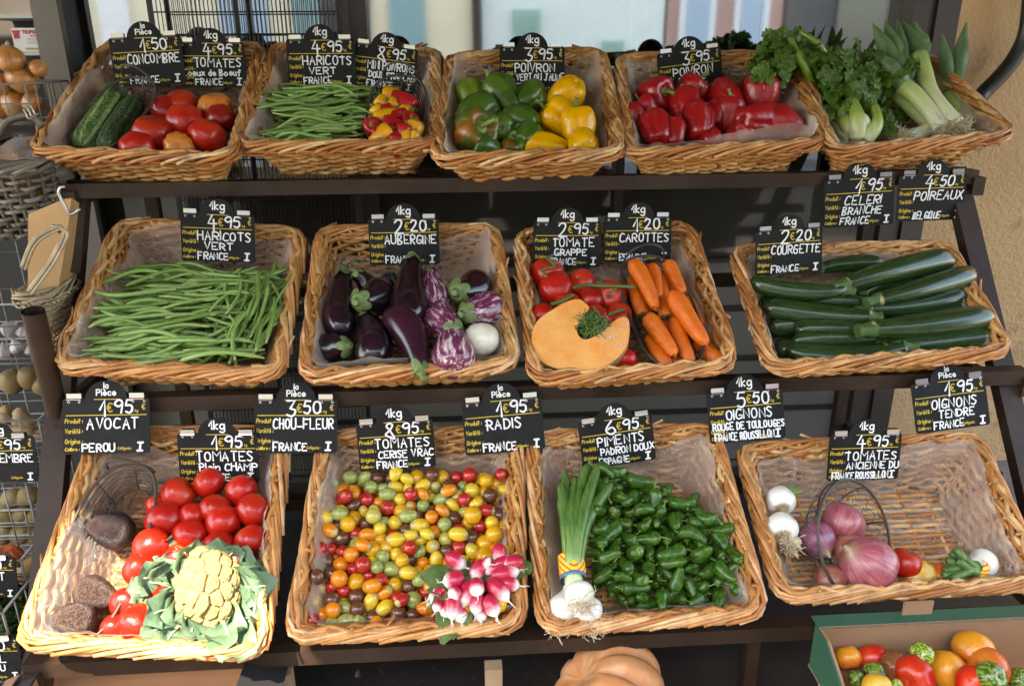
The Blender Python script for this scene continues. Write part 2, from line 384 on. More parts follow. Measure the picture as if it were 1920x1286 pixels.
def m_carrot():
    b = NB('carrot_skin'); x, y, z = b.sep()
    c = b.mix(b.ramp(b.noise(1, 4, vec=b.co(scale=(1.2, 1.2, 9)), rndoff=True), [(.4, 0.0), (.7, 1.0)]), (.76, .125, .007), (.80, .185, .016))
    ln = b.noise(1, 3, vec=b.co(scale=(1.2, 1.2, 55)), rough=.7); c = b.mix(b.ramp(ln, [(.60, 0.0), (.68, .5)]), c, (.78, .42, .16))
    c = b.mix(b.ramp(z, [(.0, 1.0), (.02, 0.0)]), c, (.09, .06, .02))
    b.bump(ln, .25, .1); return b.fin(c, .36, 0, .5, .1)
CARROT = m_carrot()
FLESH = plain('squash_flesh', (.80, .30, .065), .42, (.84, .40, .12), 30, bump=.25, bscale=220, coat=.15)
RIND = plain('squash_rind', (.40, .24, .10), .5, (.30, .17, .07), 20)
DILL = plain('dill_green', (.07, .15, .03), .5, (.15, .23, .05), 30)
CELST = zramp('celery_stalk', [(0, (.70, .70, .50)), (.07, (.66, .67, .42)), (.2, (.40, .47, .12)), (.45, (.22, .32, .045)), (1, (.14, .25, .03))], .4, .25, bump=.2)
CELB = plain('celery_butt', (.58, .50, .33), .7, (.30, .18, .09), 30)
def m_leaf(name, c, c2, rough=.5):
    b = NB(name); r = b.attr(); cc = b.mix(r, c, c2)
    cc = b.mix(b.ramp(b.noise(60, 3), [(.4, 0.0), (.7, .5)]), cc, tuple(k*.6 for k in c))
    b.bump(b.noise(180, 3), .3, .004); b.fin(cc, rough, 0, .5)
    tl = b.node('ShaderNodeBsdfTranslucent'); b.lk(cc, tl.inputs[0]); mx = b.node('ShaderNodeMixShader'); mx.inputs[0].default_value = .22
    b.lk(b.p.outputs[0], mx.inputs[1]); b.lk(tl.outputs[0], mx.inputs[2]); b.lk(mx.outputs[0], b.o.inputs[0]); return b.m
CELLF = m_leaf('celery_leaf', (.045, .12, .010), (.13, .24, .03)); PARS = m_leaf('parsley_leaf', (.03, .10, .012), (.07, .17, .025))
RADLF = m_leaf('radish_leaf', (.06, .13, .022), (.13, .20, .05), .6); CAULF = m_leaf('cauliflower_leaf', (.035, .10, .05), (.20, .31, .18), .45)
LEEK = zramp('leek_shaft', [(0, (.72, .70, .55)), (.18, (.66, .68, .42)), (.42, (.42, .50, .16)), (.6, (.16, .26, .06)), (.75, (.07, .14, .05)), (1, (.05, .10, .05))], .42, .35, bump=.35)
LEEKL = m_leaf('leek_leaf', (.085, .17, .075), (.20, .32, .12), .45)
SPRL = zramp('spring_onion_leaf', [(0, (.72, .72, .55)), (.06, (.50, .58, .26)), (.14, (.14, .26, .045)), (.45, (.055, .16, .022)), (1, (.075, .19, .035))], .4, .4, bump=.3)
BULB = plain('spring_bulb', (.80, .78, .72), .3, (.72, .70, .58), 3, coat=.2)
ROOT = plain('root_hair', (.72, .60, .42), .8, (.55, .42, .26), 40)
def m_onion(name, c1, c2, c3, top):
    b = NB(name); a = b.angle(); x, y, z = b.sep()
    cb = b.node('ShaderNodeCombineXYZ'); b.lk(b.math('MULTIPLY', a, 5.0), cb.inputs[0]); b.lk(b.math('MULTIPLY', z, .5), cb.inputs[1]); b.lk(b.rand(), cb.inputs[2])
    st = b.noise(2.2, 5, vec=cb.outputs[0], rough=.7)
    c = b.ramp(st, [(.3, c1), (.5, c2), (.66, c3)])
    c = b.mix(b.ramp(b.noise(1.6, 3, rndoff=True), [(.45, 0.0), (.7, .75)]), c, c1)
    c = b.mix(b.ramp(z, [(.86, 0.0), (1.15, 1.0)]), c, top)
    c = b.mix(b.ramp(b.math('ADD', b.math('MULTIPLY', z, -1.0), b.math('MULTIPLY', b.noise(9, 3), .10)), [(.78, 0.0), (.86, 1.0)]), c, (.30, .19, .09))
    b.bump(st, .15, .05); return b.fin(c, .28, 0, .5, .3)
ONR = m_onion('red_onion_skin', (.25, .035, .07), (.38, .09, .11), (.52, .22, .20), (.34, .2, .12))
ONP = m_onion('purple_onion_skin', (.14, .02, .08), (.28, .07, .13), (.5, .22, .24), (.3, .2, .12))
ONC = m_onion('copper_onion_skin', (.27, .075, .05), (.36, .13, .08), (.46, .2, .13), (.3, .2, .12))
ONB = m_onion('brown_onion_skin', (.36, .12, .03), (.50, .20, .05), (.62, .32, .11), (.3, .2, .1))
ONW = m_onion('white_onion_skin', (.72, .70, .60), (.78, .76, .70), (.80, .78, .72), (.6, .5, .34))
GARL = m_onion('garlic_skin', (.34, .27, .25), (.42, .36, .33), (.48, .43, .40), (.3, .25, .2))
def m_avo():
    b = NB('avocado_skin'); v = b.vor(24); n = b.noise(2.2, 4, rndoff=True)
    c = b.mix(b.ramp(n, [(.42, 0.0), (.66, 1.0)]), (.016, .010, .012), (.045, .024, .020))
    c = b.mix(b.ramp(v, [(.0, .5), (.35, 0.0)]), c, (.085, .05, .042)); b.bump(b.math('SUBTRACT', 1.0, v), .5, .03)
    return b.fin(c, .36, 0, .45, 0)
AVO = m_avo()
AVO2 = plain('avocado_brown', (.030, .017, .016), .34, (.13, .075, .052), 9, .42, .66, bump=.5, bscale=24, bdist=.03)
CURD = plain('cauliflower_curd', (.72, .49, .17), .7, (.78, .60, .29), 9, bump=.8, bscale=45, bdist=.03)
RADI = zramp('radish_skin', [(0, (.46, .010, .04)), (.52, (.52, .020, .06)), (.68, (.72, .34, .38)), (.78, (.80, .72, .66)), (1, (.80, .74, .64))], .3, coat=.25, jit=.18)
def m_band():
    b = NB('striped_band'); x, y, z = b.sep(); s_ = b.math('SINE', b.math('MULTIPLY', z, 36.0))
    return b.fin(b.mix(b.ramp(s_, [(.45, 0.0), (.55, 1.0)]), (.80, .55, .03), (.62, .06, .03)), .5)
BAND = m_band(); BANDB = plain('blue_band', (.06, .16, .30), .5)
CARD = plain('brown_cardboard', (.30, .175, .095), .85, (.25, .14, .075), 6, bump=.2, bscale=90)
GREENC = plain('green_card_print', (.018, .075, .045), .5, (.025, .09, .055), 10, bump=.1)
BLACKC = plain('black_card_print', (.018, .018, .02), .5)
KRAFT = plain('kraft_paper', (.50, .30, .14), .8, (.44, .255, .115), 8, bump=.1)
PUMP = plain('pumpkin_skin', (.52, .20, .07), .5, (.58, .30, .15), 3, bump=.2, bscale=30)
PUMPR = plain('red_pumpkin_skin', (.40, .06, .02), .4, (.46, .12, .03), 4)
BUTT = plain('butternut_skin', (.62, .36, .14), .5, (.56, .30, .11), 4)
WOOD = plain('raw_pine', (.42, .29, .17), .75, (.32, .21, .12), 14, bump=.3, bscale=60)
GING = plain('ginger_skin', (.40, .27, .14), .75, (.30, .19, .09), 9, bump=.5, bscale=30)
POTA = plain('potato_skin', (.26, .18, .07), .7, (.20, .13, .05), 9, bump=.2, bscale=30)
BAGF = plain('grey_foil_film', (.30, .30, .32), .18, (.42, .42, .44), 8, bump=.5, bscale=22, coat=.4)
ORNG = plain('orange_wrapper', (.62, .26, .03), .25, (.50, .17, .02), 10, bump=.4, bscale=25, coat=.4)
PRINTR = plain('red_print', (.50, .03, .04), .6); PRINTG = plain('grey_print', (.35, .33, .33), .7); PAPERW = plain('white_card', (.74, .72, .70), .6)
BLUEP = plain('blue_packet', (.03, .09, .32), .35); GREENP = plain('green_packet', (.05, .30, .09), .4)

# ---------------------------------------------------------------- the setting
def structure(mb, name, m, smooth=False):
    return tag(mb.build(name, m, None, smooth), kind='structure')
b = NB('paving'); br = b.node('ShaderNodeTexBrick'); br.inputs['Scale'].default_value = 2.2
for k, c in (('Color1', (.14, .12, .10, 1)), ('Color2', (.17, .148, .125, 1)), ('Mortar', (.12, .10, .085, 1))): br.inputs[k].default_value = c
br.inputs['Mortar Size'].default_value = .012; b.lk(b.co(), br.inputs['Vector'])
PAVE = b.fin(b.mix(b.ramp(b.noise(6, 5), [(.3, 0.0), (.8, .5)]), br.outputs['Color'], (.16, .135, .11)), .75)
g = MB(); g.add([(-80, -80, 0), (80, -80, 0), (80, 80, 0), (-80, 80, 0)], [(0, 1, 2, 3)]); structure(g, 'ground', PAVE)

g = MB(); g.add([(-60, -7.4, .004), (60, -7.4, .004), (60, -2.9, .004), (-60, -2.9, .004)], [(0, 1, 2, 3)]); structure(g, 'road', plain('asphalt', (.028, .027, .025), .85, (.04, .038, .035), 30, bump=.3, bscale=200))
# steel tread plate under the stall
tp = empty('tread_plate', (0, 0, 0), 'dark steel tread plate lying on the ground under the stall', 'steel plate')
q = MB(); q.box((.20, -.25, .006), (2.9, 1.5, .008)); q.build('plate', plain('tread_steel', (.03, .027, .025), .45, (.045, .04, .036), 8, metal=.3), tp, False)  # plate extended to the right as a plain dark sheet over the paving
q = MB(); i0 = 0
for yy in np.arange(-.95, .30, .035):
    i0 += 1
    for k, xx in enumerate(np.arange(-1.2, .30, .06)):
        an = rad(45 if (k+i0) % 2 else -45); M_ = Matrix.Translation((xx+(.03 if i0 % 2 else 0), yy, .0105)) @ Matrix.Rotation(an, 4, 'Z')
        q.add(xf([(-.02, 0, 0), (0, -.006, 0), (.02, 0, 0), (0, .006, 0), (0, 0, .004)], M_), [(0, 1, 4), (1, 2, 4), (2, 3, 4), (3, 0, 4)])
q.build('raised_lozenges', bpy.data.materials['tread_steel'], tp)

WY = .55      # plane of the shop front
bw = NB('ochre_roughcast')
cw = bw.mix(bw.ramp(bw.noise(3, 5), [(.35, 0.0), (.7, 1.0)]), (.52, .33, .165), (.46, .285, .14))
cw = bw.mix(bw.ramp(bw.noise(9, 4), [(.60, 0.0), (.74, .7)]), cw, (.20, .115, .055))
bw.bump(bw.noise(85, 5, rough=.6), .7, .010); OCHRE = bw.fin(cw, .85)
XW = at_y(1772, 60, WY).x
def boxT(name, x0, x1, y0, y1, z0, z1, m, parent=None, smooth=False):
    q = MB(); q.box(((x0+x1)/2, (y0+y1)/2, (z0+z1)/2), (x1-x0, y1-y0, z1-z0)); return q.build(name, m, parent, smooth)
tag(boxT('house_wall', XW, XW+4.5, WY-.06, WY+.35, 0, 5, OCHRE), 'ochre roughcast house wall right of the shop window', 'wall')
# curved black pipe on the wall
pp = [at_y(px, py, WY-.12) for px, py in ((1942, -90), (1934, -20), (1926, 55), (1908, 100), (1880, 138), (1848, 170), (1828, 190), (1815, 200))]
pp[-1] = Vector((pp[-1].x, WY-.055, pp[-1].z)); q = MB(); q.tube(cat_rom([tuple(p) for p in pp], 40), .0215, 12)
tag(q.build('curved_pipe', plain('black_rubber', (.012, .011, .011), .4)), 'black curved pipe fixed to the ochre wall at upper right', 'pipe')

# shop window
sw = empty('shop_window', (0, WY, 0), 'brown framed shop window reflecting the street behind the stall', 'shop window')
def swp(name, x0, x1, y0, y1, z0, z1, m): 
    o = boxT(name, x0, x1, y0-WY, y1-WY, z0, z1, m); o.parent = sw; return o
X = lambda px, py=60, y=WY: at_y(px, py, y).x
ZL = .735
fr = [(X(1690), X(1728)), (X(1730), XW-.001)]
for a_, c_ in fr: swp('jamb', a_, c_, WY-.05-.01*(a_ > fr[0][0]), WY+.06, 0, 3.2, BROWN2)
swp('mullion', X(634), X(657), WY-.03, WY+.05, ZL+.001, 3.2, GREYP if False else plain('brown_mullion', (.085, .06, .05), .5))
swp('mullion', X(657), X(690), WY-.02, WY+.05, ZL+.001, 3.2, BROWN2)
swp('mullion', X(1150, 390), X(1166, 390), WY-.015, WY+.05, ZL+.001, 1.35, BROWN2)
swp('mullion', X(119), X(131), WY-.03, WY+.05, 0, 3.2, BLACKM)
PANEL = plain('olive_panel', (.13, .12, .10), .35, (.15, .14, .118), 4, coat=.15)
zz = [ZL, .565, .39, .2, 0.0]
for i in range(4):
    swp('lower_panel', X(131), X(1690), WY+.0, WY+.05, zz[i+1]+.012, zz[i]-.012, PANEL)
    swp('panel_gap', X(131), X(1690), WY+.01, WY+.04, zz[i+1]-.0115, zz[i+1]+.0115, BLACKM)
swp('sill', X(131), X(1690), WY-.012, WY+.06, ZL-.0115, ZL+.0005, BLACKM)
def m_glass():
    b = NB('window_glass'); gl = b.node('ShaderNodeBsdfGlossy'); gl.inputs[0].default_value = (.93, .95, .95, 1); gl.inputs['Roughness'].default_value = .035
    tr = b.node('ShaderNodeBsdfTransparent'); tr.inputs[0].default_value = (.55, .56, .55, 1)
    n = b.node('ShaderNodeBump'); n.inputs['Strength'].default_value = .05; n.inputs['Distance'].default_value = .02; b.lk(b.noise(1.2, 2), n.inputs['Height']); b.lk(n.outputs[0], gl.inputs['Normal'])
    fr_ = b.node('ShaderNodeFresnel'); fr_.inputs[0].default_value = 2.6
    mx = b.node('ShaderNodeMixShader'); b.lk(b.math('ADD', fr_.outputs[0], .33), mx.inputs[0]); b.lk(tr.outputs[0], mx.inputs[1]); b.lk(gl.outputs[0], mx.inputs[2]); b.lk(mx.outputs[0], b.o.inputs[0]); return b.m
GLASS = m_glass()
DIMGLASS = plain('dimmed_olive_glass', (.040, .037, .030), .06, (.050, .046, .038), 3, spec=.7)  # dark colour for the lower panes, split off to dim the mirrored street
for a_, c_ in ((131, 634), (690, 1428), (1428, 1690)):
    swp('pane', X(a_)+.0005, X(c_)-(.001 if c_ != 1428 else -.0), WY+.02, WY+.026, .962, 3.19, GLASS); swp('lower_pane', X(a_)+.0005, X(c_)-(.001 if c_ != 1428 else -.0), WY+.02, WY+.026, ZL+.001, .958, DIMGLASS)
# inside of the shop
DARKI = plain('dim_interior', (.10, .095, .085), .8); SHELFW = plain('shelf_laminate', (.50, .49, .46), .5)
st = empty('shop_interior', (0, 1.6, 0), 'dim shop interior behind the window glass', 'shop interior')
def sip(name, x0, x1, y0, y1, z0, z1, m):
    o = boxT(name, x0, x1, y0-1.6, y1-1.6, z0, z1, m); o.parent = st; return o
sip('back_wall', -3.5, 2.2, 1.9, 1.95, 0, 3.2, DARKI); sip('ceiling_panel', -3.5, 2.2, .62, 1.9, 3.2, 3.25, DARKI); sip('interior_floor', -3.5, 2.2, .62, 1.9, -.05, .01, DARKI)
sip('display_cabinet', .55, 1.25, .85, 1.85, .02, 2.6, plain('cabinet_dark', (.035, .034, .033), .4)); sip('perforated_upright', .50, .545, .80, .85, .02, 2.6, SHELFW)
tag(boxT('support_pillar', X(258, 20, .8), X(283, 20, .8), .78, .84, .02, 3.1, plain('pillar_grey', (.42, .43, .44), .5)), 'pale grey pillar inside the shop left of the grille', 'pillar')
# grey door post at the far left
X0, X1 = at_y(74, 100, .47).x, at_y(123, 100, .47).x
tag(boxT('door_post', X0, X1, .47, .50, 0, 3.2, GREYP), 'taupe painted door post beside the onion rack', 'door post')
# black wire grille in front of the left pane
gr = empty('wire_grille', (0, .49, 0), 'tall black wire grille of thin vertical bars before the window', 'grille')
xa, xb = X(292, 60, .49), X(634, 60, .49); q = MB(); q2 = MB()
for x_ in np.arange(xa, xb, .0113): q.tube([(x_, 0, .03), (x_, 0, 2.6)], .0014, 4)
for z_ in np.arange(.06, 2.6, .056): q2.tube([(xa-.005, .0034, z_), (xb, .0034, z_)], .002, 5)
q.build('bars', BLACKM, gr); q2.build('cross_wires', BLACKM, gr)
q = MB(); 
for x_ in (xa-.01, X(445, 60, .49), xb+.004): q.box((x_, .012, 1.32), (.012, .012, 2.6))
for z_ in (.62, .18): q.box(((xa+xb)/2, .020, z_), (xb-xa, .006, .03))
q.build('grille_frame', BLACKM, gr, False)

# street across, behind the camera: what the glass mirrors
def house(name, x0, x1, m, label, yb=-9.0, h=6):
    e = empty(name, ((x0+x1)/2, yb, 0), label, 'house'); cx = (x0+x1)/2
    q = MB(); q.box((0, -1.5, h/2), (x1-x0, 3, h)); q.build('wall', m, e, False); return e, cx
def slab(e, cx, name, x0, x1, z0, z1, m, t=.06, d=0): 
    if name == 'shutter':
        q = MB(); [q.box(((x0+x1)/2-cx, t+d+.006, z), (x1-x0-.09, .022, .028)) for z in np.arange(z0+.08, z1-.05, .062)]; q.build('louvres', m, e, False)
    q = MB(); q.box(((x0+x1)/2-cx, t/2+d, (z0+z1)/2), (x1-x0, t, z1-z0)); return q.build(name, m, e, False)
CREAM = plain('cream_render', (.74, .66, .46), .9, (.70, .61, .42), 2); MINT = plain('pale_mint_render', (.66, .72, .66), .9, (.62, .68, .62), 2)
TEAL = plain('teal_shutter_paint', (.24, .40, .40), .6); GREENS = plain('green_shutter_paint', (.26, .42, .34), .6); PINK = plain('pink_render', (.46, .27, .22), .9, (.42, .25, .20), 2); STONE = plain('stone_render', (.11, .10, .09), .9, (.09, .085, .08), 2)
SKYB = plain('sky_blue_paint', (.32, .42, .50), .6); WTRIM = plain('white_trim', (.74, .74, .72), .7); DGLS = plain('dark_pane', (.03, .04, .05), .1)
e, cx = house('street_house', -9, .27, CREAM, 'cream rendered house across the street, seen in the window reflection')
slab(e, cx, 'shutter', -.98, -.5, .3, 2.6, TEAL); slab(e, cx, 'door', -3.3, -2.65, .1, 2.4, SKYB); slab(e, cx, 'window', -1.9, -1.25, .9, 2.2, DGLS); slab(e, cx, 'shutter', -2.3, -1.93, .9, 2.2, TEAL)
slab(e, cx, 'window', -8.0, -7.3, .9, 2.4, DGLS); slab(e, cx, 'shutter', -5.65, -5.3, .9, 2.4, SKYB); slab(e, cx, 'door_frame', -4.9, -4.5, 0, 2.6, WTRIM)
q = MB(); q.tube([(.22-cx, .08, 0), (.22-cx, .08, 7.8)], .06, 10); q.build('drainpipe', BROWN2, e)
e, cx = house('street_house', .30, 2.9, MINT, 'pale mint house across the street, seen in the window reflection')
slab(e, cx, 'shutter', .74, 1.12, .5, 1.92, GREENS); slab(e, cx, 'shutter', 2.0, 2.3, .3, 1.5, GREENS)
e, cx = house('street_house', 2.95, 4.6, PINK, 'pink rendered house with white trim across the street', h=5.5)
for x_ in (3.12, 3.9):
    slab(e, cx, 'window_frame', x_, x_+.5, .5, 2.2, WTRIM); slab(e, cx, 'window', x_+.09, x_+.41, .6, 2.08, SKYB, .03, .06)

e, cx = house('street_house', 4.65, 10, STONE, 'grey stone house at the end across the street', h=6)
slab(e, cx, 'window', 5.4, 6.1, .7, 2.1, DGLS)
# shade over the stall
AWN = plain('awning_canvas', (.16, .125, .09), .9)
aw = empty('shop_awning', (.8, -.8, 2.3), 'sand canvas awning over the stall, above the view', 'awning')
q = MB(); q.box((-.03, -.02, .0), (3.5, 2.76, .012)); q.build('canvas', AWN, aw, False)
q = MB(); [q.beam((x_, -1.38, -.02), (x_, 1.32, -.02), .03, .03) for x_ in (-1.7, 1.7)]; q.build('arm', BROWN, aw, False)
q = MB(); P_ = [(-3.2, .55), (-3.2, -2.3), (-1.66, -2.3), (-1.42, -1.507), (-1.07, -1.67), (-.985, -1.9), (-.985, .55)]
q.add([(x, y, 2.32) for x, y in P_]+[(x, y, 2.328) for x, y in P_], [tuple(range(7))[::-1], tuple(range(7, 14))]+[(i, (i+1) % 7, 7+(i+1) % 7, 7+i) for i in range(7)])
o = q.build('sun_patch_blocker', AWN, None, False); tag(o, 'added sand sheet shaping the sun patch, beside the awning above the view', 'sun blocker')  # unseen sheet, added and cut so its edge shapes the sun patch below

# ---------------------------------------------------------------- the stand
sd = empty('display_stand', (0, 0, 0), 'dark brown steel stepped stand carrying three rows of baskets', 'display stand')
RY = [.085, -.235, -.56]; RZ = []
for r, py in ((0, 355), (1, 754), (2, 1238)): RZ.append(at_y(250, py, RY[r]).z)
XL = at_y(108, 760, RY[1]+.03).x; XR = at_y(1868, 735, RY[1]+.03).x
XLr = [at_y(122, 355, RY[0]).x, at_y(102, 756, RY[1]).x, at_y(50, 1240, RY[2]).x]; XL = at_y(128, 600, -.06).x; XLb = at_y(72, 1180, RY[2]+.05).x
for r in range(3):
    q = MB(); q.box(((XLr[r]+XR)/2+.017, RY[r], RZ[r]), (XR-XLr[r]+.035, .036, .034)); q.build('rail', BROWN, sd, False)
    q = MB(); q.box(((XL+XR)/2, RY[r]+.32, RZ[r]+.155), (XR-XL+.05, .03, .03)); q.build('back_rail', BROWN, sd, False)
for x_ in (XL, XR):
    A = Vector((x_, RY[0]+.036, RZ[0]+.012)); B_ = Vector((XLb if x_ < 0 else x_, RY[2]+.036, RZ[2])); d = (B_-A)/(A.z-B_.z)
    q = MB(); q.beam(A, A+d*(A.z-.008), .05, .030, up=(1, 0, 0) if False else (0, 0, 1)); q.build('leg', BROWN, sd, False)
    q = MB(); q.beam((x_+(.06 if x_ < 0 else -.06), .40, .008), (x_+(.06 if x_ < 0 else -.06), .40, RZ[0]+.14), .034, .03, (0, 1, 0)); q.build('rear_post', BROWN, sd, False)
    for r in range(3):
        q = MB(); q.beam((x_+(.03 if x_ < 0 else -.03), RY[r]+.02, RZ[r]-.02), (x_+(.03 if x_ < 0 else -.03), .40, RZ[r]+.14-.16*(r > 0)), .02, .03); q.build('bracket', BROWN, sd, False)
        q = MB(); q.box((XLr[r]+.017 if x_ < 0 else x_+.035, RY[r]-.004, RZ[r]-.022), (.03, .045, .045)); q.build('rail_end', BROWN, sd, False)
q = MB(); xf_ = at_y(1418, 1230, RY[2]+.02).x; q.box((xf_, RY[2]+.05, (RZ[2]-.02)/2), (.028, .028, RZ[2]-.024)); q.build('foot', BROWN, sd, False)
A = at_y(62, 583, -.30); B_ = at_y(108, 775, -.245); q = MB(); t = np.linspace(0, 1, 8)[:, None]; q.tube(np.array(A)*(1-t)+np.array(B_)*t, .0215, 16, cap=False)
q.tube(np.array(A)*(1-t)+np.array(B_)*t, .0175, 16, cap=False); q.build('open_tube', BROWN, sd)
q = MB(); q.tube([tuple(B_-Vector((0, .0, .0))), (XL+.0, RY[1]+.06, RZ[1]-.03)], .018, 10); q.build('tube_socket', BROWN, sd)
# ---------------------------------------------------------------- hand lettering: strokes on a grid (x, y in hex, baseline 4, cap height e)
GL = {'A': '043e64 1858', 'B': '040e ~0e4e5c4a09 ~0957664404', 'C': '~6d3e1c071534 65'.replace(' 65', '65'), 'D': '040e ~0e4d694504', 'E': '6e0e0464 0949', 'F': '0e04 0e7e 0949',
 'G': '~6d3e1c07153465 65683 8'.replace('3 8', '38'), 'H': '040e 646e 0969', '|': '0e6e 3e34 0464', 'I': '343e', 'i': '242a 2d2e', 'J': '~5e463405 3e7e', 'K': '040e 5e0964', 'L': '0e0464', 'M': '040e498e84',
 'N': '040e646e', 'O': '~3e1d09153455695d3e', 'P': '040e ~0d3e6c5909', 'Q': '~3e1d09153455695d3e 4674', 'R': '040e ~0d3e6c5909 2964', 'S': '~5d2e0c395734 05'.replace(' 05', '05'), 'T': '0e6e 3e34',
 'U': '~0e0634666e', 'V': '0e346e', 'W': '0e244b648e', 'X': '046e 0e64', 'Y': '0e396e 3934', 'Z': '0e6e0464',
 '0': '~3e1d09153455695d3e', '1': '083e34', '2': '~0c2e5d4904 0464', '3': '0e5e29 ~295856340 5'.replace('0 5', '05'), '4': '3e0868 4b42', '5': '5e1e0a ~0a4a573405', '6': '~4e0906346649 18'.replace(' 18', '18'),
 '7': '0e5e24', '8': '~5d3e1c3963340639 5c5d'.replace(' ', ''), '9': '~6b390b3e6c54', '€': '~6d3e1b173465 0a4a 0848',
 'a': '~5a2a072455 5a54', 'b': '0e04 ~083a573404', 'c': '~592a072455', 'd': '5e54 ~592a072456', 'e': '~0757492a072455', 'f': '~5d3e2b24 0a4a', 'g': '~592a072456 ~5a523001', 'h': '0e04 ~083a5854',
 'k': '0e04 4a0744', 'l': '1e14', 'm': '040a ~082a3834 ~385a6864', 'n': '040a ~083a5854', 'o': '~3a0734673a', 'p': '0a00 ~083a673404', 'r': '040a ~082a4a', 's': '~4a1a1846340 4'.replace('0 4', '04'),
 't': '2e24 0b4b', 'u': '~0a053454 5a54', 'v': '0a345a', 'x': '045a 0a54', 'y': '0a34 5a10', 'é': '~0757492a072455 1c3e', 'è': '~0757492a072455 1e3c', ':': '1516 191a', '_': '0666', '-': '0848', '°': '~2e1d2c3d2e'}
def strokes(text, h):
    """list of polylines, total width; h is the cap height"""
    out, x = [], 0.0; k = h/10
    for ch in text:
        if ch == ' ': x += 4.5*k; continue
        g_ = GL.get(ch); mx = 0
        if g_ is None: continue
        lo = min(int(st_.lstrip('~')[i], 16) for st_ in g_.split() for i in range(0, len(st_.lstrip('~'))-1, 2))
        for st_ in g_.split():
            sm = st_[0] == '~'; st_ = st_.lstrip('~')
            P = [(int(st_[i], 16), int(st_[i+1], 16)-4) for i in range(0, len(st_)-1, 2)]
            mx = max(mx, max(p[0] for p in P)-lo)
            P = [(p[0]-lo, p[1]) for p in P]
            A = np.array(P, float)
            if sm and len(P) > 2: A = cat_rom(A, len(P)*4)
            out.append(A*k+np.array([x, 0]))
        x += (mx+2.6)*k
    return out, max(x-2.6*k, 0)
class Ink:
    """flat pen strokes laid on a board's face (local x right, z up, face towards -y)"""
    def __init__(s, y): s.mb = MB(); s.y = y; s.k = 0
    def line(s, P, wd):
        P = np.asarray(P, float)
        if len(P) < 2: return
        s.k += 1; y = s.y-.00002*(s.k % 90)
        d = np.diff(P, axis=0); L = np.linalg.norm(d, axis=1)+1e-9; d = d/L[:, None]
        T = np.vstack([d[:1], d[:-1]+d[1:], d[-1:]]); T /= np.linalg.norm(T, axis=1)[:, None]+1e-9
        N = np.stack([-T[:, 1], T[:, 0]], 1); h = wd/2
        P2 = P.copy(); P2 = np.vstack([P[:1]-d[:1]*h*.9, P, P[-1:]+d[-1:]*h*.9]); N2 = np.vstack([N[:1]*.45, N, N[-1:]*.45])
        Lf, Rt = P2+N2*h, P2-N2*h; n = len(P2)
        V = [(p[0], y, p[1]) for p in Lf]+[(p[0], y, p[1]) for p in Rt]
        s.mb.add(V, [(i, n+i, n+i+1, i+1) for i in range(n-1)])
    def text(s, t, x, z, h, wd, align='l', slant=0, maxw=None, wob=0, minw=None):
        S, W_ = strokes(t, h); k = 1
        if maxw and W_ > maxw: k = maxw/W_
        if minw and W_ and W_ < minw: k = min(1.25, minw/W_)
        x0 = x-(W_*k/2 if align == 'c' else (W_*k if align == 'r' else 0))
        for P in S:
            Q = P.copy(); Q[:, 0] = Q[:, 0]*k+slant*P[:, 1]
            if wob: Q += rng.normal(0, wob*h*1.6, 2); Q[:, 1] *= 1+rng.normal(0, wob*2.5)
            s.line(Q+np.array([x0, z]), wd)
    def build(s, name, m, parent): return s.mb.build(name, m, parent, False) if s.mb.n else None
YEL = GOLD
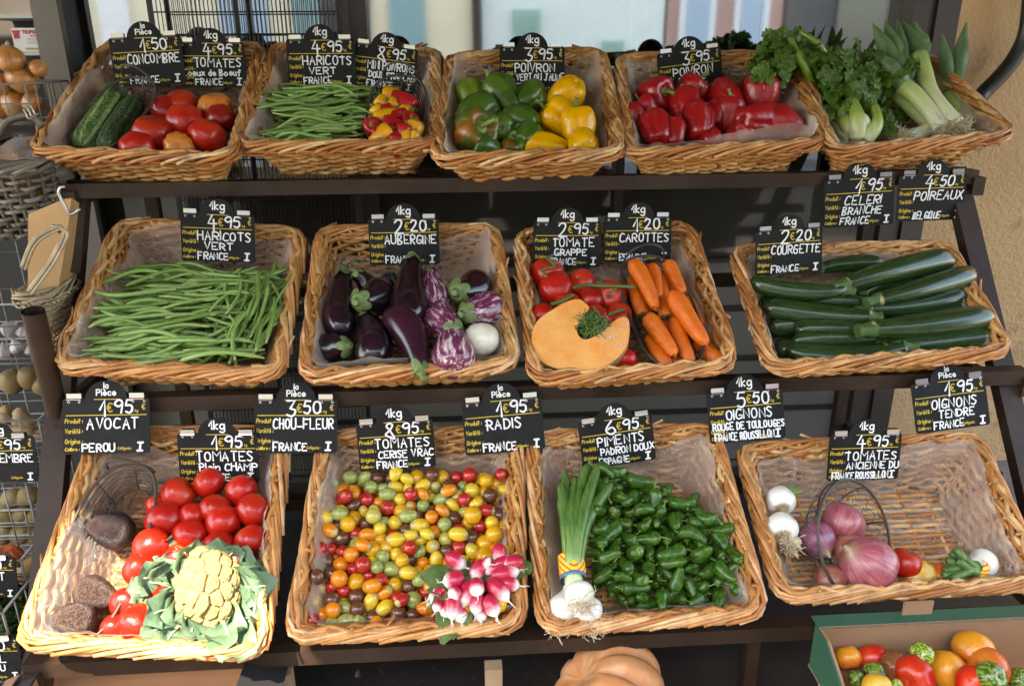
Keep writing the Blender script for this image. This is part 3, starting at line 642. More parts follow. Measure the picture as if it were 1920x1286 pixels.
def sign(px, py, wpx, ang, y, unit, price, lines, label, hpx=None, pitch=8, yaw=0, group='black price signs', clips=(-.36, .36), it=0.0, dy=0):
    C = at_y(px, py, y); W = wpx*pxs(C); H = W*.665
    e = empty('price_sign', C, label, 'price sign', group); e.rotation_euler = (rad(-pitch), rad(ang), rad(yaw))
    x2, z2 = W/2, H/2; rr = .04*W; P = []
    def arc(cx, cz, r, a0, a1, n): 
        for i in range(n+1): a_ = rad(a0+(a1-a0)*i/n); P.append((cx+r*math.cos(a_), cz+r*math.sin(a_)))
    arc(x2-rr, -z2+rr, rr, -90, 0, 4); arc(x2-rr, z2-rr, rr, 0, 90, 4)
    dr = .245*W; dz = -.04*W
    for i in range(19):
        a_ = rad(9+162*i/18); P.append((dr*math.cos(a_), z2+dz+dr*math.sin(a_)))
    arc(-x2+rr, z2-rr, rr, 90, 180, 4); arc(-x2+rr, -z2+rr, rr, 180, 270, 4)
    n = len(P); q = MB(); t_ = .0012
    q.add([(x, -t_, z) for x, z in P]+[(x, t_, z) for x, z in P], [tuple(range(n)), tuple(range(n, 2*n))[::-1]]+[(i, n+i, n+(i+1) % n, (i+1) % n) for i in range(n)])
    q.build('board', BOARD, e, False)
    yl = Ink(-t_-.0003); fd = Ink(-t_-.0003); INKS = []
    def pen():
        INKS.append(Ink(-t_-.0024-.0002*len(INKS))); return INKS[-1]
    wh = pen()
    yl.line([(-.46*W, z2-.205*W), (.46*W, z2-.205*W)], .011*W); yl.line([(-.135*W, z2-.018*W), (.135*W, z2-.018*W)], .010*W)
    for tx, zz_, hh in (('Produit :', -.275, .05), ('Variété :', -.395, .05), ('Origine :', -.515, .05), ('Calibre :', -.60, .034)):
        yl.text(tx, -.475*W, z2+zz_*W-.02*W, hh*W, .0095*W, maxw=.2*W, slant=.15)
    yl.text('Catégorie :', .13*W, z2-.615*W, .033*W, .006*W, slant=.15, maxw=.16*W)
    yl.text('€', .415*W, z2-.14*W, .062*W, .011*W); yl.text('€', .015*W, z2-.165*W, .10*W, .014*W); yl.text('le kg', .29*W, z2-.17*W, .03*W, .006*W, slant=.15)
    if unit == 'la Pièce':
        fl = Ink(-t_-.0003); fl.text('la', 0, z2+.115*W, .062*W, .015*W, 'c'); fl.build('unit_print', CHALK, e); fd.text('Pièce', 0, z2+.03*W, .07*W, .015*W, 'c')
    else: fd.text(unit, 0, z2+.055*W, .11*W, .02*W, 'c')
    for hx in (-.43, -.31, .19, .31, .44):
        if abs(hx) < .25: continue
        a_ = np.linspace(0, 2*math.pi, 11)[:, None]; hl = Ink(-t_-.0003); hl.line(np.hstack([hx*W+.012*W*np.cos(a_), z2-.045*W+.012*W*np.sin(a_)]), .005*W); hl.build('eyelet_ring', CHALK, e)
    a_, b_ = (price.split()+[''])[:2]
    wh.text(a_, -.01*W, z2-.215*W, .19*W, .0245*W, 'r', it); wh.text(b_, .105*W, z2-.18*W, .145*W, .0235*W, 'l', it, wob=.01)
    zs = {0: -.365, 1: -.495, 2: -.632}
    for i, tx in enumerate(lines):
        if not tx: continue
        wh = pen()
        if i < 2:
            x_ = -.27*W+.03*W*(i == 1); mw = .72*W
            if len(tx) > 13: x_ = -.45*W; mw = .93*W
            h_ = (.125 if i == 0 else .10)*W
            if len(tx) > 13: h_ = .09*W
            wh.text(tx, x_+(.06*W if len(tx) < 7 else 0), z2+zs[i]*W, h_*.95, .0195*W, 'l', it, maxw=mw, wob=.02, minw=.42*W)
        else: wh.text(tx, (-.27 if len(tx) < 10 else -.44)*W, z2+zs[i]*W, .092*W, .0195*W, 'l', it, maxw=(.40 if len(tx) < 10 else .78)*W, wob=.02)
    wh = pen(); wh.text('|', .36*W, z2-.63*W, .095*W, .025*W, 'l', .1)
    yl.build('printed_form', YEL, e); [k_.build(n_, CHALK, e) for k_, n_ in zip(INKS, ['price_writing']+['product_writing']*(len(INKS)-2)+['category_mark'])]; fd.build('unit_print', CHALK, e)
    for c in clips:
        q = MB(); q.box((c*W, -.0042, z2+.012*W), (.17*W, .0016, .055*W)); q.box((c*W, .0042, z2+.012*W), (.17*W, .0016, .055*W)); q.box((c*W, 0, z2+.043*W), (.17*W, .012, .004))
        q.tube([(c*W-.085*W, -.0055, z2-.014*W), (c*W+.085*W, -.0055, z2-.014*W)], .0022, 6)
        q.build('clip', STEEL, e, False)
    return e

# ---------------------------------------------------------------- wicker baskets
BK = {1: (0, [(52,280),(438,290),(492,80),(190,80)]), 2: (0, [(440,268),(824,264),(819,90),(513,78)]), 3: (0, [(814,292),(1173,280),(1131,88),(841,99)]),
 4: (0, [(1178,283),(1551,262),(1485,95),(1159,101)]), 5: (0, [(1562,278),(1907,246),(1747,101),(1500,100)]), 6: (1, [(98,680),(522,696),(568,427),(222,408)]),
 7: (1, [(564,700),(969,678),(930,419),(597,424)]), 8: (1, [(1000,704),(1382,679),(1296,414),(970,428)]), 9: (1, [(1445,684),(1902,652),(1781,452),(1374,461)]),
 10: (2, [(29,1205),(490,1222),(535,802),(180,800)]), 11: (2, [(538,1191),(979,1170),(973,800),(606,808)]), 12: (2, [(1018,1175),(1438,1145),(1342,795),(993,812)]),
 13: (2, [(1465,1115),(1965,1090),(1837,812),(1388,834)])}
DEP = .128
class Shape:
    """rounded frustum in basket coordinates; level 0 floor, 1 rim; s runs round from the front left corner"""
    def __init__(s, quad, dep, inset=(.055, .055), rad_=.10, n=400):
        s.q = np.array(quad, float); s.dep = dep; s.n = n
        c = s.q.mean(0); e1 = (s.q[1]+s.q[2]-s.q[0]-s.q[3])/2; e2 = (s.q[2]+s.q[3]-s.q[0]-s.q[1])/2
        W, D = np.linalg.norm(e1), np.linalg.norm(e2)
        s.k = np.array([1-2*inset[0]/W, 1-2*inset[1]/D]); s.c = c
        # unit rounded square path
        pts = []; r = rad_
        for (cx, cy, a0) in ((r, r, 180), (1-r, r, 270), (1-r, 1-r, 0), (r, 1-r, 90)):
            for i in range(9):
                a = rad(a0+90*i/8); pts.append((cx+r*math.cos(a), cy+r*math.sin(a)))
        pts.append(pts[0]); P = np.array(pts); d = np.r_[0, np.cumsum(np.hypot(*(np.diff(P, axis=0)*np.array([W, D])).T))]
        s.per = d[-1]; t = np.linspace(0, d[-1], n, endpoint=False)
        s.u = np.stack([np.interp(t, d, P[:, 0]), np.interp(t, d, P[:, 1])], 1)
    def pt(s, S, lev, off=0.0):
        """S in [0,1) array, lev array -> (u, v, n); off pushes outwards"""
        S = np.asarray(S, float) % 1; lev = np.broadcast_to(np.asarray(lev, float), S.shape)
        i = S*s.n; i0 = np.floor(i).astype(int) % s.n; f = (i-np.floor(i))[:, None]; U = s.u[i0]*(1-f)+s.u[(i0+1) % s.n]*f
        k = 1-(1-lev)[:, None]*(1-s.k)[None]
        U = .5+(U-.5)*k
        a, b = U[:, :1], U[:, 1:]
        Q = s.q; P = (1-a)*(1-b)*Q[0]+a*(1-b)*Q[1]+a*b*Q[2]+(1-a)*b*Q[3]
        i1 = (i0+3) % s.n; im = (i0-3) % s.n; tg = s.u[i1]-s.u[im]; tg = tg*np.array([np.linalg.norm(Q[1]-Q[0]), np.linalg.norm(Q[3]-Q[0])])
        tg /= np.linalg.norm(tg, axis=1)[:, None]+1e-9; nr = np.stack([tg[:, 1], -tg[:, 0]], 1)
        P = P+nr*(np.broadcast_to(np.asarray(off, float), S.shape))[:, None]
        return np.column_stack([P, -s.dep*(1-lev)])
def wicker(name, sh, parent, rows=14, stake=.042, rr=.0054, amp=.0062, mw=WICK, mr=RIM, rim=True, rimr=.0044, tilt=.0017, base=True):
    ns = int(sh.per/stake)//2*2; q = MB(); m = ns*3
    for j in range(rows):
        lev = (j+.55)/rows; k = np.arange(m); S = k/m+.0
        ph = math.pi*(k/3+j); off = amp*np.cos(ph); l2 = lev+tilt*np.sin(ph)/sh.dep+rng.normal(0, .006)
        V = sh.pt(S, np.clip(l2, 0, 1), off)+rng.normal(0, .0006, (m, 3))
        r_ = rr*rng.uniform(.88, 1.12)
        # each strand is several rods, with their own tone
        cut = sorted(rng.integers(0, m, 5)); 
        for a_, b_ in zip(cut, cut[1:]+[cut[0]+m]):
            if b_-a_ < 3: continue
            q.tube(V[np.arange(a_, b_+1) % m], r_, 6, a=rng.random())
    for i in range(ns):
        S = np.full(4, (i+.0)/ns); q.tube(sh.pt(S, np.linspace(0, 1, 4), 0), rr*.85, 5, a=rng.random()*.6)
    q.build('woven_wall', mw, parent)
    if base:
        q = MB(); v0, v1 = sh.pt(np.array([.125]), [0])[0], sh.pt(np.array([.625]), [0])[0]
        C = sh.q.mean(0); hx = np.linalg.norm(sh.q[1]-sh.q[0])*sh.k[0]/2; hy = np.linalg.norm(sh.q[3]-sh.q[0])*sh.k[1]/2
        nb = int(2*hy/.0125)
        for j in range(nb):
            y = C[1]-hy+(j+.5)*2*hy/nb; xx = np.linspace(C[0]-hx, C[0]+hx, 28)
            zz_ = -sh.dep+.004*np.cos(np.arange(28)*1.3+math.pi*j); q.tube(np.column_stack([xx, np.full(28, y), zz_]), rr, 5, a=rng.random())
        for xx in np.arange(C[0]-hx+.02, C[0]+hx, .06): q.tube([(xx, C[1]-hy, -sh.dep), (xx, C[1]+hy, -sh.dep)], rr, 5, a=rng.random())
        q.build('woven_base', mw, parent)
    if rim:
        q = MB(); nr = int(sh.per/.036); t = np.linspace(0, 1, 11)
        for i in range(nr):
            S0 = i/nr+rng.normal(0, .0016); ln = .25/sh.per*rng.uniform(.85, 1.12)
            o_ = .014*np.cos(math.pi*t*.95)+.001+rng.normal(0, .0012); hh = -.025+.023*np.sin(math.pi*np.clip(t*1.1, 0, 1)**.85)+rng.normal(0, .0016)
            V = sh.pt(S0+ln*t, np.ones(11), o_); V[:, 2] += hh
            rd = rimr*rng.uniform(.85, 1.12)*np.linspace(1.05, .8, 11); q.tube(V, rd, 7, a=rng.random())
        for d_, hz in ((.010, -.030), (.013, -.022), (-.006, -.024)):      # waling rods under the border
            k = np.arange(ns*3); V = sh.pt(k/len(k), np.ones(len(k)), d_+.003*np.cos(math.pi*k/3*1.0+hz*300)); V[:, 2] += hz+.0025*np.sin(math.pi*k/3+hz*200)
            for c in range(4): q.tube(V[np.arange(c*len(k)//4, (c+1)*len(k)//4+1) % len(k)], rimr*.8, 6, a=rng.random())
        for i in range(7):          # loose cane ends
            S0 = rng.random(); V = sh.pt(S0+np.linspace(0, .05/sh.per, 5)*rng.choice([-1, 1]), np.ones(5), np.linspace(.006, .022, 5)*rng.uniform(.5, 1.2)); V[:, 2] += np.linspace(-.012, rng.uniform(-.02, .012), 5); q.tube(V, .0028, 6, a=rng.random())
        q.build('braided_rim', mr, parent)
SH = {}; BROOT = {}
where = {1: 'cucumbers and beef tomatoes, top row far left', 2: 'green beans and mini peppers, top row', 3: 'green and yellow peppers, top row', 4: 'red peppers, top row',
 5: 'celery and leeks, top row far right', 6: 'green beans only, middle row far left', 7: 'aubergines, middle row', 8: 'carrots and squash slice, middle row', 9: 'courgettes, middle row far right',
 10: 'avocados and cauliflower, bottom row', 11: 'mixed cherry tomatoes and radishes, bottom row', 12: 'small green padron peppers, bottom row', 13: 'red onions, mostly empty, bottom right'}
for bi, (row, cs) in BK.items():
    quad = []
    for px, py in cs:
        u, v, h = uv(row, at(row, px, py, 0)); quad.append((u, v))
    quad = np.array(quad); c = quad.mean(0); quad = c+(quad-c)*np.array([.975, .975])
    wide = bi in (9, 13)
    sh = Shape(quad, DEP, (.06, .055), .075); SH[bi] = sh; o, ev, n = frame(row)
    e = empty('wicker_basket', o, f'honey willow basket of {where[bi]}', 'basket', 'wicker baskets on the stand'); e.rotation_euler = (ROWS[row][2], 0, 0)
    BROOT[bi] = e; wicker('wicker', sh, e)

def liner(bi, tops, seed=0, floor=True, amp=.006):
    """clear bag lying in a basket; tops = list of (s, level) round the edge"""
    sh = SH[bi]; row = BK[bi][0]; n = 120; S = np.arange(n)/n
    ts, tl = np.array([t for t, _ in tops]), np.array([l for _, l in tops])
    top = np.interp(S, np.r_[ts-1, ts, ts+1], np.r_[tl, tl, tl])
    top = top+np.array([.10*noise.noise(Vector((s*31, seed, 0)))+.05*noise.noise(Vector((s*90, seed, 5))) for s in S])
    nl = 12; rows_ = []
    for i in range(nl):
        f = i/(nl-1); lev = top*(1-f)+.02*f
        over = np.clip(lev-1, 0, 1)
        V = sh.pt(S, np.minimum(lev, 1), -.013-.03*over*0); V[:, 2] += over*sh.dep*.9; V[:, :2] += 0
        V[:, 2] += 0
        rows_.append(V)
    C = rows_[-1].mean(0)
    for f in ((.8, .55, .3, .08) if floor else ()): rows_.append(C+(rows_[nl-1]-C)*np.array([f, f, 1]))
    G = np.stack(rows_)
    for i in range(G.shape[0]):
        for j in range(n):
            p = Vector(G[i, j]); d = noise.noise_vector(p*22+Vector((seed, 0, 0)))*amp+noise.noise_vector(p*60+Vector((0, seed, 0)))*amp*.5
            k = .35 if i >= nl else 1; G[i, j] += np.array((d.x*k, d.y*k, abs(d.z)*k))
    q = MB(); q.add(G.reshape(-1, 3), grid_faces(G.shape[0], n, True))
    o_ = q.build('plastic_liner', LINER); o_.matrix_world = BROOT[bi].matrix_basis.copy()
    o_.location = BROOT[bi].location; o_.rotation_euler = BROOT[bi].rotation_euler
    tag(o_, f'crinkled clear plastic bag lining the basket of {where[bi]}', 'liner', 'plastic basket liners')
    return o_
# s: 0 front left, ~.25 front right, ~.5 back right, ~.75 back left
LT = {1: [(.02, .95), (.12, .7), (.25, .8), (.4, .75), (.55, .6), (.72, .8), (.85, 1.0), (.97, 1.05)],
 2: [(.02, 1.0), (.12, .8), (.25, .8), (.36, 1.02), (.5, .9), (.62, .6), (.76, .95), (.9, .9)],
 3: [(.02, 1.05), (.1, .75), (.17, .98), (.25, .8), (.35, .75), (.5, 1.1), (.62, .3), (.75, 1.1), (.9, 1.0)],
 4: [(.02, 1.0), (.1, .98), (.2, 1.3), (.25, 1.3), (.38, .9), (.5, .85), (.62, .75), (.76, .95), (.9, .95)],
 5: [(.02, 1.0), (.12, .85), (.25, .9), (.4, .85), (.55, .8), (.75, .8), (.9, .8)],
 6: [(.02, 1.08), (.08, .9), (.14, 1.02), (.25, .75), (.4, .85), (.48, .95), (.6, .7), (.7, 1.08), (.8, .7), (.9, .95)],
 7: [(.02, 1.0), (.1, 1.12), (.2, .95), (.25, 1.02), (.38, .85), (.5, 1.1), (.6, .7), (.68, .45), (.8, .6), (.9, .95)],
 8: [(.02, .9), (.12, .8), (.25, .7), (.38, .85), (.5, .75), (.62, .6), (.72, .6), (.85, .8)],
 9: [(.02, .8), (.12, .75), (.25, .85), (.4, .85), (.52, .95), (.65, .85), (.77, 1.0), (.9, .8)],
 10: [(.02, 1.1), (.1, 1.05), (.2, .9), (.3, .95), (.42, 1.02), (.52, .8), (.65, .6), (.75, .9), (.84, .8), (.92, 1.1)],
 11: [(.02, .85), (.12, .95), (.25, .7), (.4, .8), (.52, .7), (.62, .55), (.72, .75), (.85, 1.05), (.94, .9)],
 12: [(.02, .95), (.12, 1.05), (.2, 1.05), (.3, .85), (.42, .9), (.55, .9), (.63, .5), (.73, .8), (.85, .95)],
 13: [(.02, .9), (.12, .7), (.25, .9), (.4, .85), (.5, 1.0), (.6, 1.02), (.68, .6), (.76, .85), (.88, .75)]}
for bi, t_ in LT.items(): liner(bi, t_, bi*3.7)

# ---------------------------------------------------------------- price signs
BY = [ROWS[r][0]+.42*math.cos(ROWS[r][2])-.012 for r in range(3)]; FY = [RY[0]-.034, RY[1]-.058, 0]
SG = [
 (277,115,131,-2.5,BY[0]-.03,'la Pièce','1 50',['CONCOMBRE','','FRANCE'],'black sign for cucumbers at 1.50 each, leftmost of the top row',0),
 (399,122,121,.7,BY[0]-.02,'1kg','4 95',['TOMATES','Coeux de Boeuf','FRANCE'],'black sign reading tomates coeux de boeuf behind the beef tomatoes',0),
 (603,118,126,0,BY[0]-.025,'1kg','4 95',['HARICOTS','VERT','FRANCE'],'black sign reading haricots vert in the top row',0),
 (722,128,118,7,BY[0]-.012,'1kg','8 95',['MINI POIVRONS','DOUX FRANCAIS','FRANCE'],'tilted black sign reading mini poivrons doux behind the mini peppers',0),
 (998,131,122,.5,BY[0]-.02,'1kg','3 95',['POIVRON','VERT OU JAUNE','FRANCE'],'black sign reading poivron vert ou jaune behind green and yellow peppers',0),
 (1294,137,121,-6,BY[0]-.02,'1kg','3 95',['POIVRON','ROUGE','FRANCE'],'tilted black sign reading poivron rouge behind the red peppers',0),
 (1610,379,135,-2.3,FY[0],'1kg','1 95',['CELERI','BRANCHE','FRANCE'],'black sign reading celeri branche hanging from the top rail',.2),
 (1746,370,130,-1,FY[0],'1kg','4 50',['POIREAUX','','BELGIQUE'],'black sign reading poireaux Belgique at the right end of the top rail',.2),
 (1479,471,127,-3,BY[1]-.115,'1kg','2 20',['COURGETTE','','FRANCE'],'black sign reading courgette at the back left of the courgette basket',.08),
 (409,446,135,3.5,BY[1]-.02,'1kg','4 95',['HARICOTS','VERT','FRANCE'],'tilted black sign reading haricots vert in the middle row',0),
 (758,453,131,.3,BY[1]-.02,'1kg','2 20',['AUBERGINE','','FRANCE'],'black sign reading aubergine behind the aubergines',0),
 (1063,458,127,1,BY[1]-.03,'1kg','2 95',['TOMATE','GRAPPE','FRANCE'],'black sign reading tomate grappe behind the vine tomatoes',0),
 (1195,449,128,.4,BY[1]-.02,'1kg','1 20',['CAROTTES','','ESPAGNE'],'black sign reading carottes behind the carrots',0),
 (200,798,158,1,FY[1],'la Pièce','1 95',['AVOCAT','','PEROU'],'black sign reading avocat Perou at the left end of the middle rail',0),
 (410,858,146,2,BY[2]-.02,'1kg','1 95',['TOMATES','Plein CHAMP','FRANCE'],'black sign reading tomates plein champ behind the round tomatoes',0),
 (555,798,153,2,FY[1],'la Pièce','3 50',['CHOU_FLEUR','','FRANCE'],'black sign reading chou fleur hanging from the middle rail',0),
 (743,834,143,-2,BY[2]-.02,'1kg','8 95',['TOMATES','CERISE VRAC','FRANCE'],'black sign reading tomates cerise vrac behind the cherry tomatoes',0),
 (944,798,150,-3.5,FY[1],'la Pièce','1 95',['RADIS','','FRANCE'],'black sign reading radis hanging from the middle rail',0),
 (1157,827,139,-7,BY[2]-.02,'1kg','6 95',['PIMENTS','PADRON DOUX','ESPAGNE'],'tilted black sign reading piments padron doux behind the small green peppers',0),
 (1399,779,144,-3,FY[1],'1kg','5 50',['OIGNONS','ROUGE DE TOULOUGES','FRANCE ROUSSILLON'],'black sign reading oignons rouge de Toulouges on the middle rail',0),
 (1782,758,141,-6,FY[1],'la Pièce','1 95',['OIGNONS','TENDRE','FRANCE'],'tilted black sign reading oignons tendre at the right end of the middle rail',.1),
 (1620,856,138,.2,BY[2]-.095,'1kg','4 95',['TOMATES','ANCIENNE DU','FRANCE ROUSSILLON'],'black sign reading tomates ancienne du Roussillon behind the mostly empty basket',0)]
for (px, py, w_, an, y_, un, pr_, ln, lb, it) in SG: sign(px, py, w_, an, y_, un, pr_, ln, lb, it=it, pitch=20 if y_ == FY[1] else 8)
# ---------------------------------------------------------------- produce kinds
def K(name, cat, mb, mats, parts=(), smooth=True): return dict(name=name, cat=cat, mesh=mb.mesh(name, mats, smooth), parts=list(parts))
def recolor(k, m, slot=0):
    me = k['mesh'].copy(); me.materials[slot] = m; return dict(k, mesh=me)
def L(prof, *a, **k): q = MB(); q.add(*lathe(prof, *a, **k)); return q
def calyx_mesh(name, n=5, r=.42, z=.80, droop=.1, stem=.18, m=None, sr=.05):
    q = MB()
    for i in range(n):
        V, f = leaf_grid(r*random.uniform(.8, 1.15), r*.2, lambda t: np.clip(1.1-t, 0, 1)*(.5+t*1.2), 6, 3, curl=.10*r*3, droop=droop, cup=.2)
        q.add(xf(V, Matrix.Translation((0, 0, z)) @ Matrix.Rotation(2*math.pi*i/n+random.uniform(-.2, .2), 4, 'Z')), f)
    q.tube([(0, 0, z-.03), (.01, 0, z+stem*.6), (.04, .01, z+stem)], [sr*1.3, sr, sr*1.2], 6)
    return q.mesh(name, m or CALYX)
tprof = [(0, .70), (.14, .755), (.42, .80), (.75, .66), (.98, .22), (.97, -.25), (.72, -.66), (.35, -.82), (0, -.84)]
def tomk(name, m, lobes=5, dep=.03, seed=0, calyx=True, prof=tprof):
    ph = random.random()*6
    q = L(prof, 18, 30, lambda th, t: 1+dep*np.cos(lobes*th+ph)*np.clip(1.2-t, .2, 1)+dep*.6*np.cos(2*th+ph*2), wob=.03, seed=seed)
    return K(name, 'tomato', q, m, [('calyx', calyx_mesh('calyx', 5, .5, .70))] if calyx else [])
rt = [tomk('tomato', TOM, 5, .022, i) for i in range(3)]; rtn = [dict(k, parts=[]) for k in rt]
rtd = [recolor(k, TOMD) for k in rt]
beef = [tomk('tomato', TOM, 7, .05, 5, False), tomk('tomato', TOMD, 6, .06, 6, False), tomk('tomato', TOMO, 9, .07, 8, False)]
ribbed = tomk('tomato', TOMO, 11, .07, 9, False)
oval = L([(0, 1.22), (.25, 1.20), (.6, 1.0), (.9, .5), (1, -.1), (.9, -.65), (.6, -1.05), (.25, -1.22), (0, -1.25)], 18, 26, None, .0, .03)
plum = K('tomato', 'tomato', oval, TOM, [('calyx', calyx_mesh('calyx', 5, .4, 1.19))])
AX = lambda a, b, c: (RT*a+UP*b-FW*c)          # a direction as seen from the front: right, up, towards the viewer
def spot(bi, px, py, rpx, h):
    P = at(BK[bi][0], px, py, h); return P, rpx*pxs(P)
def batch(bi, kinds, items, h0, ctx, rows, group, axis=None, jit=.35, desc='red tomato'):
    """items: (px, py, rpx[, kind index, description, axis, h, scale])"""
    got = []
    for it in items:
        px, py, rp = it[:3]; k = it[3] if len(it) > 3 and it[3] is not None else random.randrange(len(kinds))
        d = it[4] if len(it) > 4 and it[4] else desc; ax = it[5] if len(it) > 5 and it[5] is not None else None
        h = it[6] if len(it) > 6 and it[6] is not None else h0; sc = it[7] if len(it) > 7 else (1, 1, 1)
        P, r = spot(bi, px, py, rp, h)
        if ax is None: A = AX(random.uniform(-.6, .6), random.uniform(-.2, 1), random.uniform(-.6, .8)) if axis is None else AX(*(axis[i]+random.uniform(-jit, jit) for i in range(3)))
        else: A = AX(*ax)
        o = put(kinds[k], bmat(P, r, A, random.uniform(0, 6), sc), '', group); got.append((o, d))
    rank_labels(got, rows, ctx); return [o for o, _ in got]

# ---- round tomatoes beside the avocados (basket 10)
batch(10, rtn, [(334,927,33),(393,905,30),(453,919,30),(404,956,31),(475,957,34),(418,979,33),(309,976,36),(356,1005,33),(471,1013,31),(411,1026,31),(287,1026,37),
 (264,1068,32),(360,968,26),(296,946,22),(336,1046,28),(446,1050,30),(370,1060,30)], -.035, 'behind the cauliflower', 6, 'round red tomatoes beside the avocados', (0, .5, -.6), .6, 'smooth red tomato')
batch(10, rtn, [(238,1130,30),(259,1170,38),(216,1177,26),(311,1172,28),(300,1130,30)], -.045, 'left of cauliflower', 2, 'round red tomatoes beside the avocados', (0, .3, -.6), .4, 'smooth red tomato')
# ---- beef tomatoes (basket 1)
batch(1, beef, [(312,209,30,1),(341,199,31,0),(404,204,32,2,'orange red beef tomato'),(412,224,28,1),(348,231,38,0),(288,252,38,0),(389,256,34,0),(258,279,33,0)],
 -.03, 'beside the cucumbers', 3, 'beef tomatoes beside the cucumbers', (0, .6, .2), .5, 'red beef tomato')
o = batch(1, [ribbed], [(337,277,29,0,None,(.3,-.1,.9),-.035)], -.04, '', 1, 'beef tomatoes beside the cucumbers')[0]; o['label'] = 'deeply ribbed orange tomato at the front rim beside the cucumbers'
# ---- vine tomatoes (basket 8)
vt = batch(8, rt, [(1027,514,33,0,None,(.2,.8,.3)),(1042,541,34,0,None,(.0,-.2,-.6)),(1091,531,27,0,None,(-.5,.3,.8)),(1108,564,25,0,None,(.1,.5,-.3)),(1147,555,30,0,None,(-.3,.1,.9)),
 (1018,594,26,0,None,(0,.3,-.4)),(1160,593,26,0,None,(-.2,.5,.7)),(1171,675,24,0,None,(0,.3,-.5)),(1065,572,26),(1120,600,30)], -.03, 'above the squash', 4, 'tomatoes on the vine', (0, .5, 0), .5, 'red vine tomato')
q = MB()
def vine(pts, h, r):
    P = [at(1, px, py, h) for px, py in pts]; q.tube(cat_rom([tuple(p) for p in P], 18), r, 7)
vine([(1030,487),(1040,500),(1018,505),(1024,520)], .015, .003); vine([(1076,540),(1095,534),(1130,536),(1170,537),(1190,539)], .012, .0042); vine([(1034,570),(1050,566),(1075,553)], .010, .0045)
vine([(1142,553),(1150,545),(1156,537)], .012, .003); vine([(1140,590),(1156,584),(1170,580)], .012, .0035); vine([(1026,487),(1036,478)], .015, .003)
tag(q.build('tomato_vine', CALYX), 'green vine stem lying over the vine tomatoes', 'vine stem')

# ---- peppers
def pepk(name, m, lob=4, dep=.15, stemc=STEM, bl=1.0, seed=0, pt=0.0, stem=.55):
    ph = random.random()*6
    q = L([(0, .62), (.22, .80), (.5, .95), (.82, .88), (1, .45), (.97, -.1), (.84*(1-pt*.3), -.6*bl), (.60*(1-pt*.5), -.98*bl), (.25, -1.08*bl), (0, -.98*bl)], 26, 48,
          lambda th, t: 1-dep*(1-np.abs(np.cos(lob*.5*th+ph+.25*np.sin(th))))**1.6+.03*np.cos(th+ph), wob=.06, seed=seed)
    s_ = MB(); s_.tube(cat_rom([(0, 0, .6), (.02, 0, .85), (.08, .05, 1.1), (.26, .1, .9+stem)], 12), np.interp(np.linspace(0, 1, 12), [0, .12, .3, .9, 1], [.3, .26, .11, .1, .15]), 9)
    s_.add(*lathe([(0, .86), (.2, .84), (.36, .76), (.4, .66)], 6, 12, lambda th, t: 1+.2*np.cos(5*th)*t))
    return K('bell_pepper', 'bell pepper', q, m, [('stem', s_.mesh('stem', stemc))])
pg = [pepk('p', PEPG, 4, .16, seed=1), pepk('p', PEPG, 3, .18, seed=2, bl=1.15)]
pl, pm = pepk('p', PEPL, 4, .15, seed=3), pepk('p', PEPM, 4, .16, seed=4, stem=.8)
py_ = [pepk('p', PEPY, 4, .16, seed=5), pepk('p', PEPY, 3, .17, seed=6, bl=1.1)]
pr_ = [pepk('p', PEPR, 4, .15, seed=7), pepk('p', PEPR, 3, .16, seed=8, bl=1.25), pepk('p', PEPR, 2, .12, seed=9, bl=1.9, pt=1.0)]
batch(3, pg+[pl, pm], [(884,182,29,2,'lime green bell pepper',(-.3,.9,-.2)),(940,184,40,1,'dark green bell pepper',(-.55,.75,-.1)),(992,184,31,0,'dark green bell pepper',(.5,.6,-.4)),(893,217,40,0,'green bell pepper',(.6,.6,-.4)),
 (977,231,34,0,'dark green bell pepper',(-.7,.2,-.3)),(888,250,44,3,'green and brown bell pepper',(.45,.1,.9)),(940,238,30,0,'dark green bell pepper',(0,.3,-.8)),(908,281,31,0,'dark green bell pepper',(-.75,.2,.5),-.05),
 (976,268,27,1,'dark green bell pepper',(-.4,.0,.9),-.05),(953,276,18,3,'orange green bell pepper',(0,.5,-.6),-.05),(990,255,26,0,'dark green bell pepper',(.4,.5,-.5))],
 -.03, 'left of yellow ones', 4, 'green bell peppers')
batch(3, py_, [(1060,182,36,0,None,(-.5,-.5,-.6)),(1050,224,38,0,None,(-.8,.5,.2)),(1083,241,37,0,None,(-.1,.9,.0)),(1094,272,32,0,None,(0,.4,-.9),-.04),(1020,271,23,1,None,(-.95,.1,.1),-.04,(1,1,1.6))],
 -.03, 'right of green ones', 4, 'yellow bell peppers', desc='yellow bell pepper')
batch(4, pr_, [(1228,176,33,0,None,(.55,-.1,.85)),(1212,200,21,2,None,(-.75,.65,.1)),(1190,215,20,2,None,(-.5,.8,-.1)),(1227,240,31,1,None,(-.1,.7,-.5)),(1264,246,23,1,None,(.0,.9,-.3)),(1294,172,31,0,None,(.5,.7,.3)),
 (1285,200,32,1,None,(0,.8,-.4)),(1309,226,33,1,None,(0,.8,-.4)),(1359,184,34,0,None,(0,.6,-.6)),(1367,210,28,1,None,(.1,.9,.2)),(1338,213,22,1,None,(0,.7,-.3)),(1423,180,38,0,None,(.05,.95,.15)),(1424,225,37,1,None,(.8,.1,-.5)),
 (1466,231,31,2,None,(-.85,.4,-.1)),(1392,248,28,0,None,(.3,.2,-.8),-.05),(1330,262,26,1,None,(0,.2,-.8),-.055),(1375,266,26,1,None,(.3,.2,-.8),-.055)],
 -.03, 'top row basket', 4, 'red peppers', desc='glossy red pepper')
